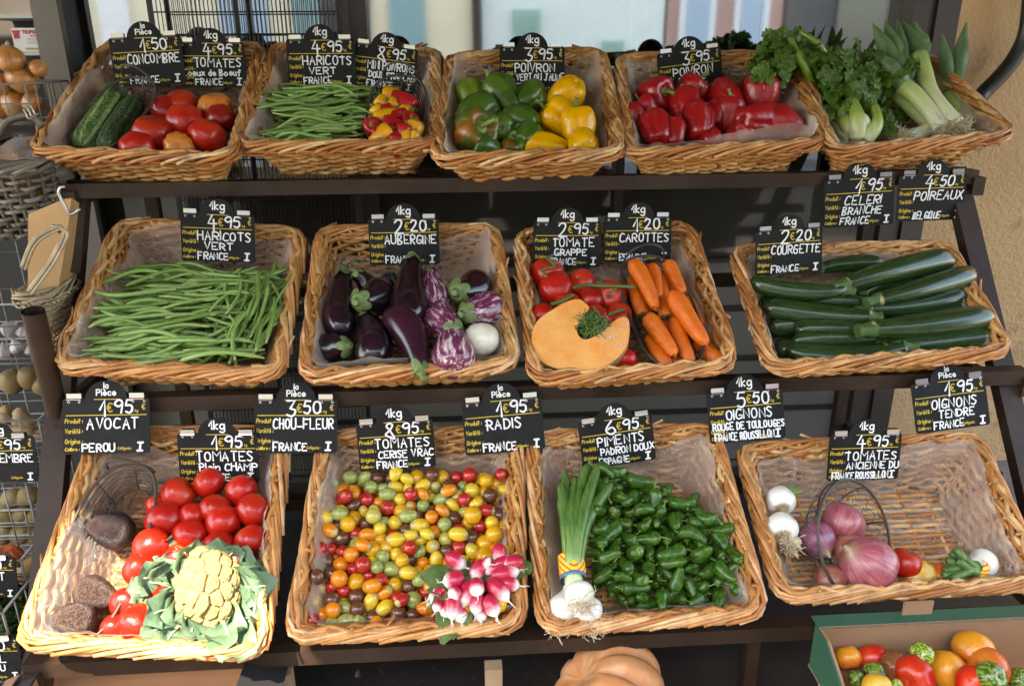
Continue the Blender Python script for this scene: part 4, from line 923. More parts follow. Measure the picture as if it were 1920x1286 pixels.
mp = L([(0, .62), (.3, .8), (.75, .78), (1, .35), (.95, -.5), (.72, -1.4), (.40, -2.15), (.1, -2.5), (0, -2.53)], 22, 20, lambda th, t: 1-.09*(1-np.abs(np.cos(1.5*th)))**1.5, wob=.05)
s_ = MB(); s_.add(*lathe([(.14, .95), (.12, .8), (.42, .74), (.5, .62)], 6, 10)); s_.tube([(0, 0, .75), (0, 0, .95), (.06, 0, 1.15)], .13, 7)
mpy = K('mini_pepper', 'mini pepper', mp, MINIY, [('stem', s_.mesh('stem', STEM))]); mpr = recolor(mpy, MINIR)
Yd, Rd = 'small yellow pepper', 'small red pepper'
batch(2, [mpy, mpr], [(732,182,20,0,Yd,(-.9,.2,.2)),(716,195,17,0,Yd,(-.6,.5,.2)),(765,197,20,1,Rd,(.7,-.5,.2)),(726,212,17,1,Rd,(.9,.3,.2)),(718,224,20,0,Yd,(-.9,-.3,.2)),(754,221,18,1,Rd,(.4,.2,.9)),(769,228,18,1,Rd,(.3,.3,.9)),
 (699,238,18,1,Rd,(.0,.1,1)),(733,236,20,1,Rd,(-.9,.1,.2)),(722,253,21,0,Yd,(.75,.6,.1)),(760,214,17,0,Yd,(.7,.4,.3)),(777,242,18,0,Yd,(.2,.95,.1)),(712,251,17,1,Rd,(-.7,-.5,.2)),(757,249,20,1,Rd,(.3,.9,.1)),(760,258,14,0,Yd,(.9,.1,.2)),
 (741,260,14,1,Rd,(-.95,.05,.2)),(777,256,13,0,Yd,(.2,.9,.2)),(735,200,17,0,Yd,(-.5,.5,.5)),(742,225,17,1,Rd,(.5,.5,.5)),(708,210,16,0,Yd,(-.5,.6,.3))], -.012, 'wire tray by beans', 5, 'mini peppers')

# ---- cucumbers
def longk(name, cat, prof, m, parts=(), nv=24, nu=26, lob=None, bend=0, wob=0, seed=0): return K(name, cat, L(prof, nu, nv, lob, bend, wob, seed), m, parts)
cprof = [(0, 0), (.45, .012), (.8, .05), (.97, .15), (1, .5), (.98, .82), (.82, .95), (.45, .99), (0, 1)]
ck = longk('cucumber', 'cucumber', cprof, CUKE, bend=.25, wob=.02)
def lay(bi, k, ax_, ay_, bx_, by_, rp, h1, h2, label, group=None, roll=None):
    A, B_ = at(BK[bi][0], ax_, ay_, h1), at(BK[bi][0], bx_, by_, h2); r = rp*pxs((A+B_)/2)*(1.02 if bi == 8 else 1.13 if bi == 9 else .94)
    return put(k, zmat(A, B_, r, random.uniform(0, 6) if roll is None else roll), label, group)
lay(1, ck, 152,275, 222,166, 27, -.045, -.03, 'large pale striped cucumber in the wire tray, left one', 'cucumbers', 1.5)
lay(1, recolor(ck, CUKED), 200,284, 257,190, 25, -.045, -.035, 'darker cucumber with white flecks in the wire tray, right one', 'cucumbers', 4.6)

# ---- courgettes (basket 9)
cap = MB(); cap.add(*lathe([(.78, .0), (.70, -.25), (.55, -.55), (.58, -.95), (.50, -1.05), (0, -1.02)], 10, 20, lambda th, t: 1+.18*np.abs(np.cos(2.5*th))*(.3+t)))
capm = MB(); V, f = lathe([(.60, .02), (.50, -.03), (.40, -.075), (.46, -.115), (.40, -.122), (0, -.120)], 12, 20, lambda th, t: 1+.20*np.abs(np.cos(2.5*th))*(.3+t)); capm.add(V, f)
capk = capm.mesh('stem', ZCAP)
zp = [(0, 1), (.25, .995), (.6, .97), (.88, .91), (1, .78), (.97, .5), (.84, .25), (.70, .08), (.60, .0), (.4, -.01)]
zk = [longk('courgette', 'courgette', zp, ZUC, [('stem', capk)], bend=b_, wob=.03, seed=i) for i, b_ in enumerate((.35, .7, -.2))]
Z = [(1408,529,1581,544,17,-.005,'courgette lying left at the back'),(1787,484,1585,534,21,0,''),(1655,495,1540,503,15,-.02,''),(1825,513,1646,562,20,-.01,''),(1733,524,1620,549,15,-.04,''),(1811,553,1628,580,18,-.03,''),
 (1443,552,1631,566,17,-.03,''),(1431,575,1628,594,20,-.02,''),(1860,592,1635,618,24,-.015,''),(1440,614,1570,612,19,-.06,''),(1488,614,1640,617,18,-.04,''),(1485,640,1640,636,17,-.05,''),(1476,660,1692,652,23,-.035,''),
 (1885,627,1681,650,19,-.035,''),(1422,566,1530,580,16,-.06,''),(1448,655,1560,660,20,-.08,''),(1815,580,1690,592,17,-.05,'')]
got = []
for (ax_, ay_, bx_, by_, rp, h, _) in Z:
    o = lay(9, random.choice(zk), bx_, by_, ax_, ay_, rp, h, h, '', 'courgettes'); got.append((o, 'dark green courgette pointing '+('left' if ax_ < bx_ else 'right')))
rank_labels(got, 6, 'courgette basket')

# ---- carrots
kk = [longk('carrot', 'carrot', [(0, 0), (.45, .004), (.8, .03), (.98, .12), (1, .25), (.92, .5), (.80, .75), (.62, .92), (.35, .985), (.09, 1.0), (.05, 1.06)], CARROT, bend=b_, wob=.05, seed=3+i) for i, b_ in enumerate((.25, -.3, .1))]
C_ = [(1187,492,1229,580,16,.01,0),(1221,498,1233,560,14,-.005,0),(1252,492,1281,550,14,.0,0),(1262,551,1324,645,19,.015,0),(1242,515,1251,597,14,-.02,1),(1182,521,1206,592,13,-.025,1),(1214,594,1266,666,17,.0,0),(1265,601,1298,680,16,-.015,0),(1214,632,1252,692,15,-.03,1),
 (1307,640,1352,680,17,-.035,1),(1268,660,1278,688,14,-.05,0),(1253,520,1275,580,15,-.03,0),(1240,590,1262,640,14,-.05,0),(1195,560,1225,620,14,-.05,0),(1287,560,1318,612,14,-.03,0),(1234,640,1270,690,14,-.045,0),(1200,505,1222,548,13,-.03,0)]
got = []
for (ax_, ay_, bx_, by_, rp, h, fl) in C_:
    if fl: ax_, ay_, bx_, by_ = bx_, by_, ax_, ay_
    got.append((lay(8, random.choice(kk), ax_, ay_, bx_, by_, rp, h, h-.006, '', 'carrots'), 'orange carrot'))
rank_labels(got, 4, 'wire tray of carrots')

# ---- aubergines (basket 7)
def aubk(m, bulb=1.0, bend=.2, seed=0):
    q = L([(.30, 0), (.48, .05), (.62, .18), (.74, .36), (.93, .56), (1, .74), (.86, .9), (.5, .985), (0, 1)], 24, 28, None, bend, .03, seed)
    c = MB(); 
    for i in range(5):
        V, f_ = leaf_grid(.30, .44, lambda t: np.clip(1.1-t, 0, 1)**.6, 8, 5, cup=0); V = np.array(V)
        t = V[:, 1]/.30; rr_ = .40+.22*t+.04; an = V[:, 0]/.42*.62+2*math.pi*i/5
        c.add(np.stack([rr_*np.cos(an), rr_*np.sin(an), -.015+t*.13], 1), f_)
    c.add(*lathe([(.0, -.11), (.22, -.11), (.19, -.07), (.2, -.04), (.42, .0), (.46, .02)], 10, 14))
    return K('aubergine', 'aubergine', q, m, [('calyx', c.mesh('calyx', AUBC))])
au, aur, aus = aubk(AUB, seed=1, bend=.25), aubk(AUBR, seed=2, bend=.4), aubk(AUBS, seed=3, bend=.05)
AU = [(au,645,515,640,628,33,-.03,'long dark purple aubergine standing at the left of its basket'),(au,668,572,722,540,36,-.01,'dark aubergine with its green calyx facing front, left part of basket'),(au,772,488,768,602,36,.0,'largest glossy dark aubergine, upright in the middle of the basket'),
 (aus,806,508,822,580,27,-.02,'narrow purple and white striped aubergine behind the rest'),(au,858,550,898,530,37,-.015,'dark aubergine with green calyx at the back right'),(aus,870,590,930,574,36,-.01,'round striped aubergine above the white one, pale tip facing front'),
 (aus,858,626,812,592,36,-.01,'round wine and white striped aubergine left of the white one'),(aus,846,612,852,698,41,-.01,'pear shaped striped aubergine at the front, left of the white one'),(aur,790,698,735,585,34,-.01,'long wine coloured aubergine at front centre with green tip down'),
 (au,688,593,700,690,36,-.03,'dark speckled aubergine at the front, second from left'),(au,652,650,594,662,33,-.035,'dark purple aubergine lying at the front left corner'),(au,676,520,690,545,22,-.04,'small part of a dark aubergine behind the two left ones'),(au,732,515,722,560,22,-.04,'dark aubergine half hidden behind the largest one')]
for k, ax_, ay_, bx_, by_, rp, h, lb in AU:
    A, B_ = at(1, ax_, ay_, h), at(1, bx_, by_, h)
    P = (A+B_)/2; r = rp*pxs(P)
    if (B_-A).length < 2*r:
        d = (B_-A).normalized()*.6 - FW*(-.8 if 'calyx' in lb else -.5); d.normalize(); A, B_ = P-d*r*1.25, P+d*r*1.25
    o = put(k, zmat(A, B_, r, random.uniform(0, 6)), lb, 'aubergines')
wk = K('white_aubergine', 'aubergine', L([(0, -1.12), (.5, -1.02), (.9, -.55), (1, .05), (.85, .6), (.5, .98), (0, 1.1)], 18, 26, None, 0, .02), AUBW)
P, r = spot(7, 902, 637, 32, -.015); put(wk, bmat(P, r, AX(.85, .1, .4)), 'creamy white egg shaped aubergine at the right front')

# ---- avocados
av = K('avocado', 'avocado', L([(0, -1.05), (.30, -1.02), (.66, -.84), (.92, -.45), (.98, -.02), (.86, .42), (.66, .82), (.48, 1.14), (.26, 1.36), (0, 1.42)], 80, 90, None, .06, .05), AVO)
for v_ in av['mesh'].vertices:
    d_ = noise.voronoi(v_.co*8)[0]; v_.co *= 1+.030*(d_[1]-d_[0]); v_.co += noise.noise_vector(v_.co*14)*.012
P, r = spot(10, 214, 996, 35, -.045); put(av, bmat(P, r, AX(-.85, .3, .2), 0), 'blackish avocado alone in the middle of the wire tray', 'avocados')
P, r = spot(10, 176, 1112, 33, -.05); put(recolor(av, AVO2), bmat(P, r, AX(.9, -.25, .1), 1), 'brown avocado behind the front one in the wire tray', 'avocados')
P, r = spot(10, 142, 1163, 36, -.05); put(recolor(av, AVO2), bmat(P, r, AX(-.9, -.05, .1), 2), 'large light brown avocado at the front of the wire tray', 'avocados')

# ---- green beans
def beank(m, seed):
    rs = np.random.default_rng(seed); t = np.linspace(0, 1, 15)
    a_, b_ = rs.uniform(-.16, .16), rs.uniform(-.05, .05); x = a_*np.sin(math.pi*t)+b_*np.sin(2*math.pi*t); y = rs.uniform(-.06, .06)*np.sin(math.pi*t)
    rr_ = .028*(1+.10*np.sin(t*38+seed))*np.clip(np.minimum((t+.02)*9, (1.03-t)*7), .12, 1)**.6; rr_[0] = .012; rr_[1] = .017
    q = MB(); q.tube(np.column_stack([x, y, t]), rr_, 8); q.v[-1][:, 1] *= 1.0
    return dict(K('green_bean', 'green bean', q, m), src=q)
bk_ = [beank(BEAN if i % 3 else BEAN2, i) for i in range(14)]
def inside(px, py, poly):
    c = False; n = len(poly)
    for i in range(n):
        x1, y1 = poly[i]; x2, y2 = poly[(i+1) % n]
        if (y1 > py) != (y2 > py) and px < (x2-x1)*(py-y1)/(y2-y1)+x1: c = not c
    return c
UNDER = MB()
def beans(bi, poly, n, L_, ang, jit, hs, group, ctx, rows, desc, under):
    xs, ys = [p[0] for p in poly], [p[1] for p in poly]; got = []; row = BK[bi][0]; o_, ev, nn = frame(row); k = 0
    while k < n:
        f = k/n; px, py = random.uniform(min(xs), max(xs)), min(ys)+(max(ys)-min(ys))*((k*.618034) % 1)
        if not inside(px, py, poly): 
            k += .2; continue
        h = hs[0]+(hs[1]-hs[0])*f; P = at(row, px, py, h); a_ = rad(ang+random.gauss(0, jit)); d = Vector((math.cos(a_), 0, 0))+ev*math.sin(a_)+nn*random.gauss(0, .05)
        l_ = L_*random.uniform(.75, 1.2); d.normalize(); s_ = 1 if random.random() < .5 else -1; k_ = random.choice(bk_)
        M_ = zmat(P-d*l_*s_/2, P+d*l_*s_/2, l_*random.uniform(.82, 1.15), random.uniform(0, 6))
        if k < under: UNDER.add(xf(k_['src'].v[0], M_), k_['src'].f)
        else: got.append((put(k_, M_, '', group), desc))
        k += 1
    rank_labels(got, rows, ctx)
beans(6, [(236,515),(300,500),(520,515),(520,560),(430,600),(430,676),(400,682),(190,672),(195,640),(215,570)], 300, .155, 1, 7, (-.085, .0), 'green beans of the middle row basket', 'middle row basket', 10, 'crosswise green bean', 155)
beans(6, [(425,545),(520,530),(522,580),(495,640),(440,640),(425,610)], 115, .135, 78, 12, (-.07, .008), 'green beans of the middle row basket', 'middle row basket', 6, 'upright green bean', 58)
beans(2, [(515,172),(560,160),(680,165),(670,262),(515,262),(515,240)], 220, .135, 1, 7, (-.085, .0), 'green beans of the top row basket', 'top row basket', 10, 'crosswise green bean', 130)
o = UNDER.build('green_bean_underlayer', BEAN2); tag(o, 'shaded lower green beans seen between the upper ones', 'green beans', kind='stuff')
# ---------------------------------------------------------------- settled piles (small spheres dropped into a basket)
def pile(bi, poly, n, rmin, rmax, floor, block=(), iters=220, slope=0.0):
    row = BK[bi][0]; R_ = rng.uniform(rmin, rmax, n); P = []
    xs, ys = [p[0] for p in poly], [p[1] for p in poly]
    PU = np.array([uv(row, at(row, px, py, floor+.03))[:2] for px, py in poly])
    lo, hi = PU.min(0), PU.max(0); pl_ = [tuple(p) for p in PU]
    while len(P) < n:
        u, v = rng.uniform(lo, hi)
        if inside(u, v, pl_): P.append((u, v, floor+.02+len(P)/n*.13))
    P = np.array(P); c = PU.mean(0)
    for it in range(iters):
        P[:, 2] -= .0016 if it < iters*.8 else .0004
        for _ in range(2):
            D = P[:, None]-P[None]; d = np.linalg.norm(D, axis=2)+1e-9; ov = (R_[:, None]+R_[None])-d; np.fill_diagonal(ov, 0); ov = np.clip(ov, 0, None)
            P += np.clip((D/d[:, :, None]*(ov*.5)[:, :, None]).sum(1)*.6, -.006, .006)
            P[:, 2] = np.maximum(P[:, 2], floor+R_)
            for i in range(len(pl_)):                       # walls of the region
                a, b_ = np.array(pl_[i]), np.array(pl_[(i+1) % len(pl_)]); e = b_-a; nr = np.array([-e[1], e[0]])/np.linalg.norm(e)
                if (c-a).dot(nr) < 0: nr = -nr
                pen = np.clip(R_*.6-((P[:, :2]-a) @ nr), 0, None); P[:, :2] += nr*pen[:, None]
            for (bu, bv, bn, br_) in block:
                D = P-np.array([bu, bv, bn]); d = np.linalg.norm(D, axis=1); m_ = d < br_+R_*.7; P[m_] += (D[m_]/d[m_, None])*((br_+R_*.7)[m_]-d[m_])[:, None]*.5
    return [fromuv(row, *p) for p in P], R_
# ---- cherry tomatoes (basket 11)
sph = L([(0, .95), (.25, .955), (.6, .80), (.9, .45), (1, 0), (.9, -.45), (.6, -.8), (.25, -.96), (0, -.98)], 14, 20)
ovl = L([(0, 1.38), (.3, 1.34), (.65, 1.08), (.92, .5), (1, 0), (.92, -.55), (.65, -1.08), (.3, -1.36), (0, -1.4)], 16, 20)
CK = {}
for c_, m in CH.items():
    CK[c_] = [K('cherry_tomato', 'cherry tomato', sph, m), K('cherry_tomato', 'cherry tomato', ovl, m)]
bl = uv(2, at(2, 902, 1105, -.03)); PTS, RS = pile(11, [(566,1178),(800,1185),(965,1160),(968,985),(945,900),(880,893),(650,893),(612,910),(600,1000)], 440, .0124, .0166, -.096, [(bl[0], bl[1], -.03, .055)])
cols = ['red']*21+['yellow']*22+['amber']*18+['orange']*14+['brown']*22+['green']*14+['pale']*3; got = []
UC = MB(); hs_ = [uv(2, P)[2] for P in PTS]; cut_ = sorted(hs_)[len(hs_)-290]; names_ = list(CH)
for P, r in zip(PTS, RS):
    c_ = random.choice(cols); ov_ = {'yellow': .65, 'green': .85, 'orange': .6, 'pale': .4}.get(c_, .04) > random.random(); big = 1.15 if c_ == 'amber' else 1
    A = AX(random.gauss(0, 1), random.gauss(0, .6), random.gauss(.3, .6)) if not ov_ else AX(random.gauss(0, 1), random.gauss(0, .5), random.gauss(0, .35))
    if uv(2, P)[2] < cut_:
        UC.add(xf(sph.v[0], bmat(P, r, A)), sph.f, names_.index(c_)); continue
    o = put(CK[c_][ov_], bmat(P, r*big*(.93 if ov_ else 1.05), A, random.uniform(0, 6)), '', 'mixed cherry tomatoes'); got.append((o, f"{'oval' if ov_ else 'round'} {c_} cherry tomato"))
rank_labels(got, 13, 'mixed pile')
tag(UC.build('cherry_tomato_underlayer', [CH[k] for k in names_]), 'lower cherry tomatoes seen between the upper ones of the mixed pile', 'cherry tomatoes', kind='stuff')
q = MB(); A, B_ = at(2, 716, 1190, -.01), at(2, 740, 1152, .012); q.tube([tuple(A), tuple(B_)], .0035, 7); tag(q.build('willow_twig', RIM), 'loose pale willow twig sticking up at the cherry tomato rim', 'twig')

# ---- radishes
rp_ = L([(.05, 0), (.40, .02), (.82, .14), (1, .34), (.98, .58), (.82, .76), (.45, .90), (.14, .97), (.06, 1.06), (.03, 1.25)], 24, 18, None, .1, .04)
rk = K('radish', 'radish', rp_, RADI)
RD = [(946,1030,943,1072,15),(845,1050,884,1078,16),(915,1062,895,1102,15),(917,1066,930,1062,13),(960,1072,912,1085,12),(935,1072,975,1062,14),(990,1062,938,1078,15) ,(930,1090,985,1082,16),(948,1100,985,1112,14),(880,1094,838,1104,18),(872,1120,845,1126,15),(893,1100,878,1152,17),
 (901,1098,907,1130,16),(925,1096,965,1142,18),(935,1112,955,1135,13),(905,1122,899,1168,15),(920,1128,940,1172,17),(858,1126,855,1178,17),(842,1112,815,1145,13),(838,1140,822,1158,12),(868,1150,882,1182,15),(890,1142,905,1175,14),(912,1150,912,1180,13),(862,1105,812,1138,14),(880,1165,866,1190,11),(852,1145,838,1170,13),(893,1075,905,1090,13)]
bun = empty('radish_bunch', at(2, 905, 1100, -.0), 'bunch of pink and white radishes with leaves, front right of the cherry tomatoes', 'radish bunch')
bun_inv = Matrix.Translation(-bun.location)
for i, (ax_, ay_, bx_, by_, rp) in enumerate(RD):
    ax_ -= 9; bx_ -= 9; ay_ -= 12; by_ -= 14; rp *= .95
    h = .012 if i < 18 else -.012; A, B_ = at(2, ax_, ay_, h+.006), at(2, bx_, by_, h-.004); r = rp*pxs(A)
    d = B_-A
    if d.length < 2.3*r: d = d.normalized()*1.4*r+AX(0, -.1, 1)*1.7*r
    o = bpy.data.objects.new('radish', rk['mesh']); col.objects.link(o); o.parent = bun; o.matrix_local = bun_inv @ zmat(A, A+d, r, random.uniform(0, 6))
    q = MB(); E_ = A+d; pts = [E_-bun.location]; dd = d.normalized()
    for k in range(4):
        dd = (dd+Vector((random.gauss(0, .45), random.gauss(-.1, .3), random.gauss(.05, .4)))).normalized(); pts.append(pts[-1]+dd*random.uniform(.003, .008))
    q.tube(cat_rom([tuple(p) for p in pts], 14), np.linspace(.0016, .0004, 14), 4); q.build('root_tail', BULB, bun)
q = MB()
for i, (px, py, ang) in enumerate([(870,1075,150),(840,1080,170),(825,1100,190),(850,1062,130),(905,1055,110),(830,1125,215),(838,1160,240),(845,1175,250),(880,1058,125),(960,1050,60),(975,1060,40),(818,1078,160)]):
    P = at(2, 890 if i < 9 else 930, 1090, .0); Q = at(2, px+(px-890)*.25, py+(py-1090)*.2, .004); d = Q-P; o_, ev, nn = frame(2); x_ = d.cross(nn).normalized(); d_ = d.normalized(); z_ = x_.cross(d_)
    V, f = leaf_grid(d.length*1.1, d.length*.24, lambda t: np.sin(np.pi*np.clip(t*.9+.08, 0, 1))**.8*(1+.15*np.sin(t*25))+.05, 14, 7, cup=.1, ruf=.012, ph=i, freq=8, droop=.012)
    q.add(xf(V, Matrix.Translation(P-bun.location) @ Matrix((x_, d_, z_)).transposed().to_4x4()), f, 0, random.random())
q.build('leaves', RADLF, bun)

# ---- cauliflower
def curd():
    q = MB(); nu, nv = 90, 150; V = []
    centers = []
    for i in range(46):
        z = 1-(i+.5)/46*1.15; a_ = i*2.39996; r_ = math.sqrt(max(0, 1-z*z)); centers.append((r_*math.cos(a_), r_*math.sin(a_), z))
    C = np.array(centers)+rng.normal(0, .05, (46, 3)); C /= np.linalg.norm(C, axis=1)[:, None]; H = rng.uniform(.92, 1.1, 46)
    for i in range(nu):
        ph = math.pi*.66*i/(nu-1)
        for j in range(nv):
            th = 2*math.pi*j/nv; d = np.array([math.sin(ph)*math.cos(th), math.sin(ph)*math.sin(th), math.cos(ph)])
            dd = np.linalg.norm(C-d, axis=1); k = np.argmin(dd); f1 = dd[k]; f2 = np.partition(dd, 1)[1]
            base = H[k]*(.80+.24*math.sqrt(max(0, 1-(f1/.36)**2)))-.10*math.exp(-((f2-f1)/.03)**2)
            p = Vector(d*base); v1 = noise.voronoi(p*9)[0][0]; v2 = noise.voronoi(p*22)[0][0]
            V.append(d*(base+.055*(1-min(1, v1*1.6))+.02*(1-min(1, v2*1.6))))
    q.add(V, grid_faces(nu, nv, True)); return q
P, r0 = spot(10, 394, 1104, 79, -.035)
cf = empty('cauliflower', P, 'cream cauliflower in its leaves at the front right of the avocado basket', 'cauliflower')
o = curd().build('curd', CURD, cf); o.matrix_local = Matrix.Translation((0, 0, 0)) @ bmat(Vector((0, 0, 0)), r0, AX(.0, .35, .8), 0, (1.0, .80, .80))
o_, ev, nn = frame(2); k_ = 0
for (px, py, wd, dr) in [(318,1052,.05,.01),(285,1090,.06,.02),(262,1112,.055,.02),(300,1150,.05,.03),(330,1185,.055,.02),(365,1178,.05,.02),(400,1172,.055,.015),(440,1200,.062,.03),(465,1165,.06,.02),(482,1130,.055,.02),(490,1085,.05,.01),
 (470,1055,.06,.005),(430,1040,.065,0),(385,1036,.06,0),(345,1030,.05,.0),(300,1020,.05,-.01),(425,1185,.05,.02),(260,1078,.05,0),(480,1100,.05,.01),(310,1170,.05,.02)]:
    k_ += 1; A = at(2, 392+(px-392)*.60, 1106+(py-1106)*.66, -.06); B_ = at(2, 392+(px-392)*.93, 1106+(py-1106)*.90, random.uniform(-.012, .022)); wd *= .60; d = B_-A; d_ = d.normalized(); tow = (CAM-B_).normalized(); x_ = d_.cross(tow).normalized(); z_ = x_.cross(d_)
    V, f = leaf_grid(d.length*1.12, wd, lambda t: np.clip(.35+1.0*np.sin(np.pi*np.clip(t*.75+.12, 0, 1))-.25*(t > .9), .2, 2), 20, 13, curl=random.uniform(-.035, .0), cup=.35, ruf=.016, ph=k_*1.7, freq=9, droop=dr)
    V = np.array([Vector(v)+noise.noise_vector(Vector(v)*38+Vector((k_*3, 0, 0)))*.005 for v in V])
    q = MB(); q.add(xf(V, Matrix.Translation(A-P) @ Matrix((x_, d_, z_)).transposed().to_4x4()), f, 0, .25+.5*random.random())
    mid = [xf([V[i*13+6]+np.array([0, 0, .001])], Matrix.Translation(A-P) @ Matrix((x_, d_, z_)).transposed().to_4x4())[0] for i in range(0, 17)]
    q.tube(mid, np.linspace(.006, .0015, 17), 6, 1); q.build('leaf', [CAULF, plain('leaf_rib', (.50, .58, .36), .5)], cf)

# ---- padron peppers (basket 12)
def padk(seed):
    bl_ = random.uniform(2.0, 3.3); q = L([(0, .72), (.35, .85), (.75, .72), (1, .25), (.98, -.3), (.85, -.9), (.68, -bl_*.75), (.4, -bl_), (.12, -bl_-.1), (0, -bl_-.05)], 26, 24,
       lambda th, t: 1-.12*(1-np.abs(np.cos(1.5*th+seed)))**1.4*(.5+t), random.uniform(-.6, .6), .09, seed)
    s_ = MB(); s_.add(*lathe([(.0, .95), (.2, .92), (.46, .82), (.54, .70)], 6, 14, lambda th, t: 1+.2*np.cos(5*th)*t)); bx = random.uniform(-.5, .5)
    s_.tube(cat_rom([(0, 0, .85), (0, 0, 1.15), (bx*.5, .1, 1.5), (bx, .2, 1.9)], 9), [.17, .13, .12, .11, .11, .11, .12, .14, .16], 7)
    return K('padron_pepper', 'padron pepper', q, PADR, [('stem', s_.mesh('stem', STEM))])
pk = [padk(i) for i in range(9)]
PTS, RS = pile(12, [(1120,1148),(1385,1138),(1390,1090),(1358,985),(1325,950),(1240,925),(1190,895),(1080,905),(1050,960),(1045,1040),(1115,1090)], 195, .0155, .0205, -.092, (), 200)
got = []
for P, r in zip(PTS, RS):
    o_, ev, nn = frame(2); A = Vector((random.gauss(0, 1), random.gauss(-.25, .9), random.gauss(.05, .35))); got.append((put(random.choice(pk), bmat(P, r*random.uniform(.62, .86), A.normalized(), random.uniform(0, 6)), '', 'padron peppers'), 'small green padron pepper'))
rank_labels(got, 12, 'bottom row')

# ---- roots
def roots(q, C, R_, d, n=60, ln=.03, r=.0006, mi=0):
    d = Vector(d).normalized()
    for i in range(n):
        p = Vector(C)+Vector((random.gauss(0, 1), random.gauss(0, 1), random.gauss(0, 1)))*R_*.35; v = (d+Vector((random.gauss(0, .6), random.gauss(0, .6), random.gauss(0, .6)))).normalized(); pts = [tuple(p)]
        for k in range(6):
            v = (v+Vector((random.gauss(0, .55), random.gauss(0, .55), random.gauss(0, .55)))).normalized(); p = p+v*ln/6*random.uniform(.7, 1.3); pts.append(tuple(p))
        q.tube(pts, r, 3, mi, cap=False)
# ---- white spring onions (basket 12)
so_ = empty('spring_onion_bunch', at(2, 1080, 1010, -.02), 'bunch of white spring onions tied with a red and yellow striped band', 'spring onions'); o0 = so_.location.copy()
bulbm = L([(.22, 1.25), (.26, 1.0), (.5, .72), (.92, .3), (1, -.1), (.8, -.6), (.4, -.86), (0, -.9)], 18, 22)
o_, ev, nn = frame(2)
for px, py, rp, h in ((1056,1138,31,-.02),(1100,1142,30,-.012),(1086,1112,28,.02)):
    P, r = spot(12, px, py, rp, h); d = (at(2, 1072, 1055, .0)-P).normalized()
    q = MB(); q.add(xf(bulbm.v[0], bmat(P-o0, r, d)), bulbm.f); q.build('bulb', BULB, so_)
    q = MB(); roots(q, P-o0-d*r*.8, r*.8, -d+nn*.6, 70, .035, .0007); q.build('roots', ROOT, so_)
q = MB(); tips = [(1052,880),(1042,905),(1078,892),(1100,870),(1112,862),(1130,868),(1150,892),(1160,905),(1072,905),(1040,935),(1120,880),(1092,905)]
for i, (px, py) in enumerate(tips):
    px = 1092+(px-1092)*.82
    A = at(2, 1068+i*1.4, 1104, .004+.006*(i % 3)); B_ = at(2, 1060+(px-1062)*.35+6, 985, .02+.014*(i % 3)); C_ = at(2, px, py, -.0+.02*(i % 2)); pts = cat_rom([tuple(A-o0), tuple(B_-o0), tuple(C_-o0)], 16)
    V = MB(); V.tube(pts, np.interp(np.linspace(0, 1, 16), [0, .12, .5, .9, 1], [.009, .0108, .0135, .009, .002])*random.uniform(.85, 1.1), 9)
    VV = V.v[0]; zc = np.repeat(np.linspace(0, 1, 16), 9)
    q.add(VV, V.f, 0, 0); q.a[-1] = zc
b = NB('spring_onion_green'); SPG = b.fin(b.mix(b.ramp(b.noise(1, 3, vec=b.co(scale=(260, 30, 30))), [(.4, 0.0), (.7, .45)]), b.ramp(b.attr(), [(0, (.76, .76, .62)), (.16, (.50, .58, .26)), (.3, (.10, .21, .03)), (.5, (.035, .11, .016)), (1, (.055, .14, .026))]), (.22, .33, .09)), .42)
q.build('leaves', SPG, so_)
P = at(2, 1072, 1062, .012); d = (at(2, 1068, 1030, .012)-at(2, 1074, 1085, .012)).normalized()
q = MB(); q.add(xf(lathe([(1.0, -.5), (1.03, -.2), (1.0, .5)], 6, 26, lambda th, t: 1+.04*np.cos(5*th))[0], bmat(P-o0, .032, d, 0, (1, .8, 1.25))), lathe([(1, -.5), (1, .5)], 6, 26)[1]); bo = q.build('striped_band', None or BAND, so_)
b = NB('striped_tie'); s_ = b.math('SINE', b.math('MULTIPLY', b.math('ADD', b.sep()[2], b.math('MULTIPLY', b.noise(20, 1), .006)), 900.0)); SB = b.fin(b.mix(b.ramp(s_, [(.45, 0.0), (.55, 1.0)]), (.80, .52, .03), (.62, .06, .03)), .5); bo.data.materials[0] = SB
q = MB(); q.add(xf(lathe([(1.02, -.5), (1.06, 0), (1.02, .5)], 4, 26)[0], bmat(P-o0-d*.024, .0315, d, 0, (1, .8, .22))), lathe([(1, -.5), (1, .5)], 4, 26)[1]); q.build('blue_band', BANDB, so_)

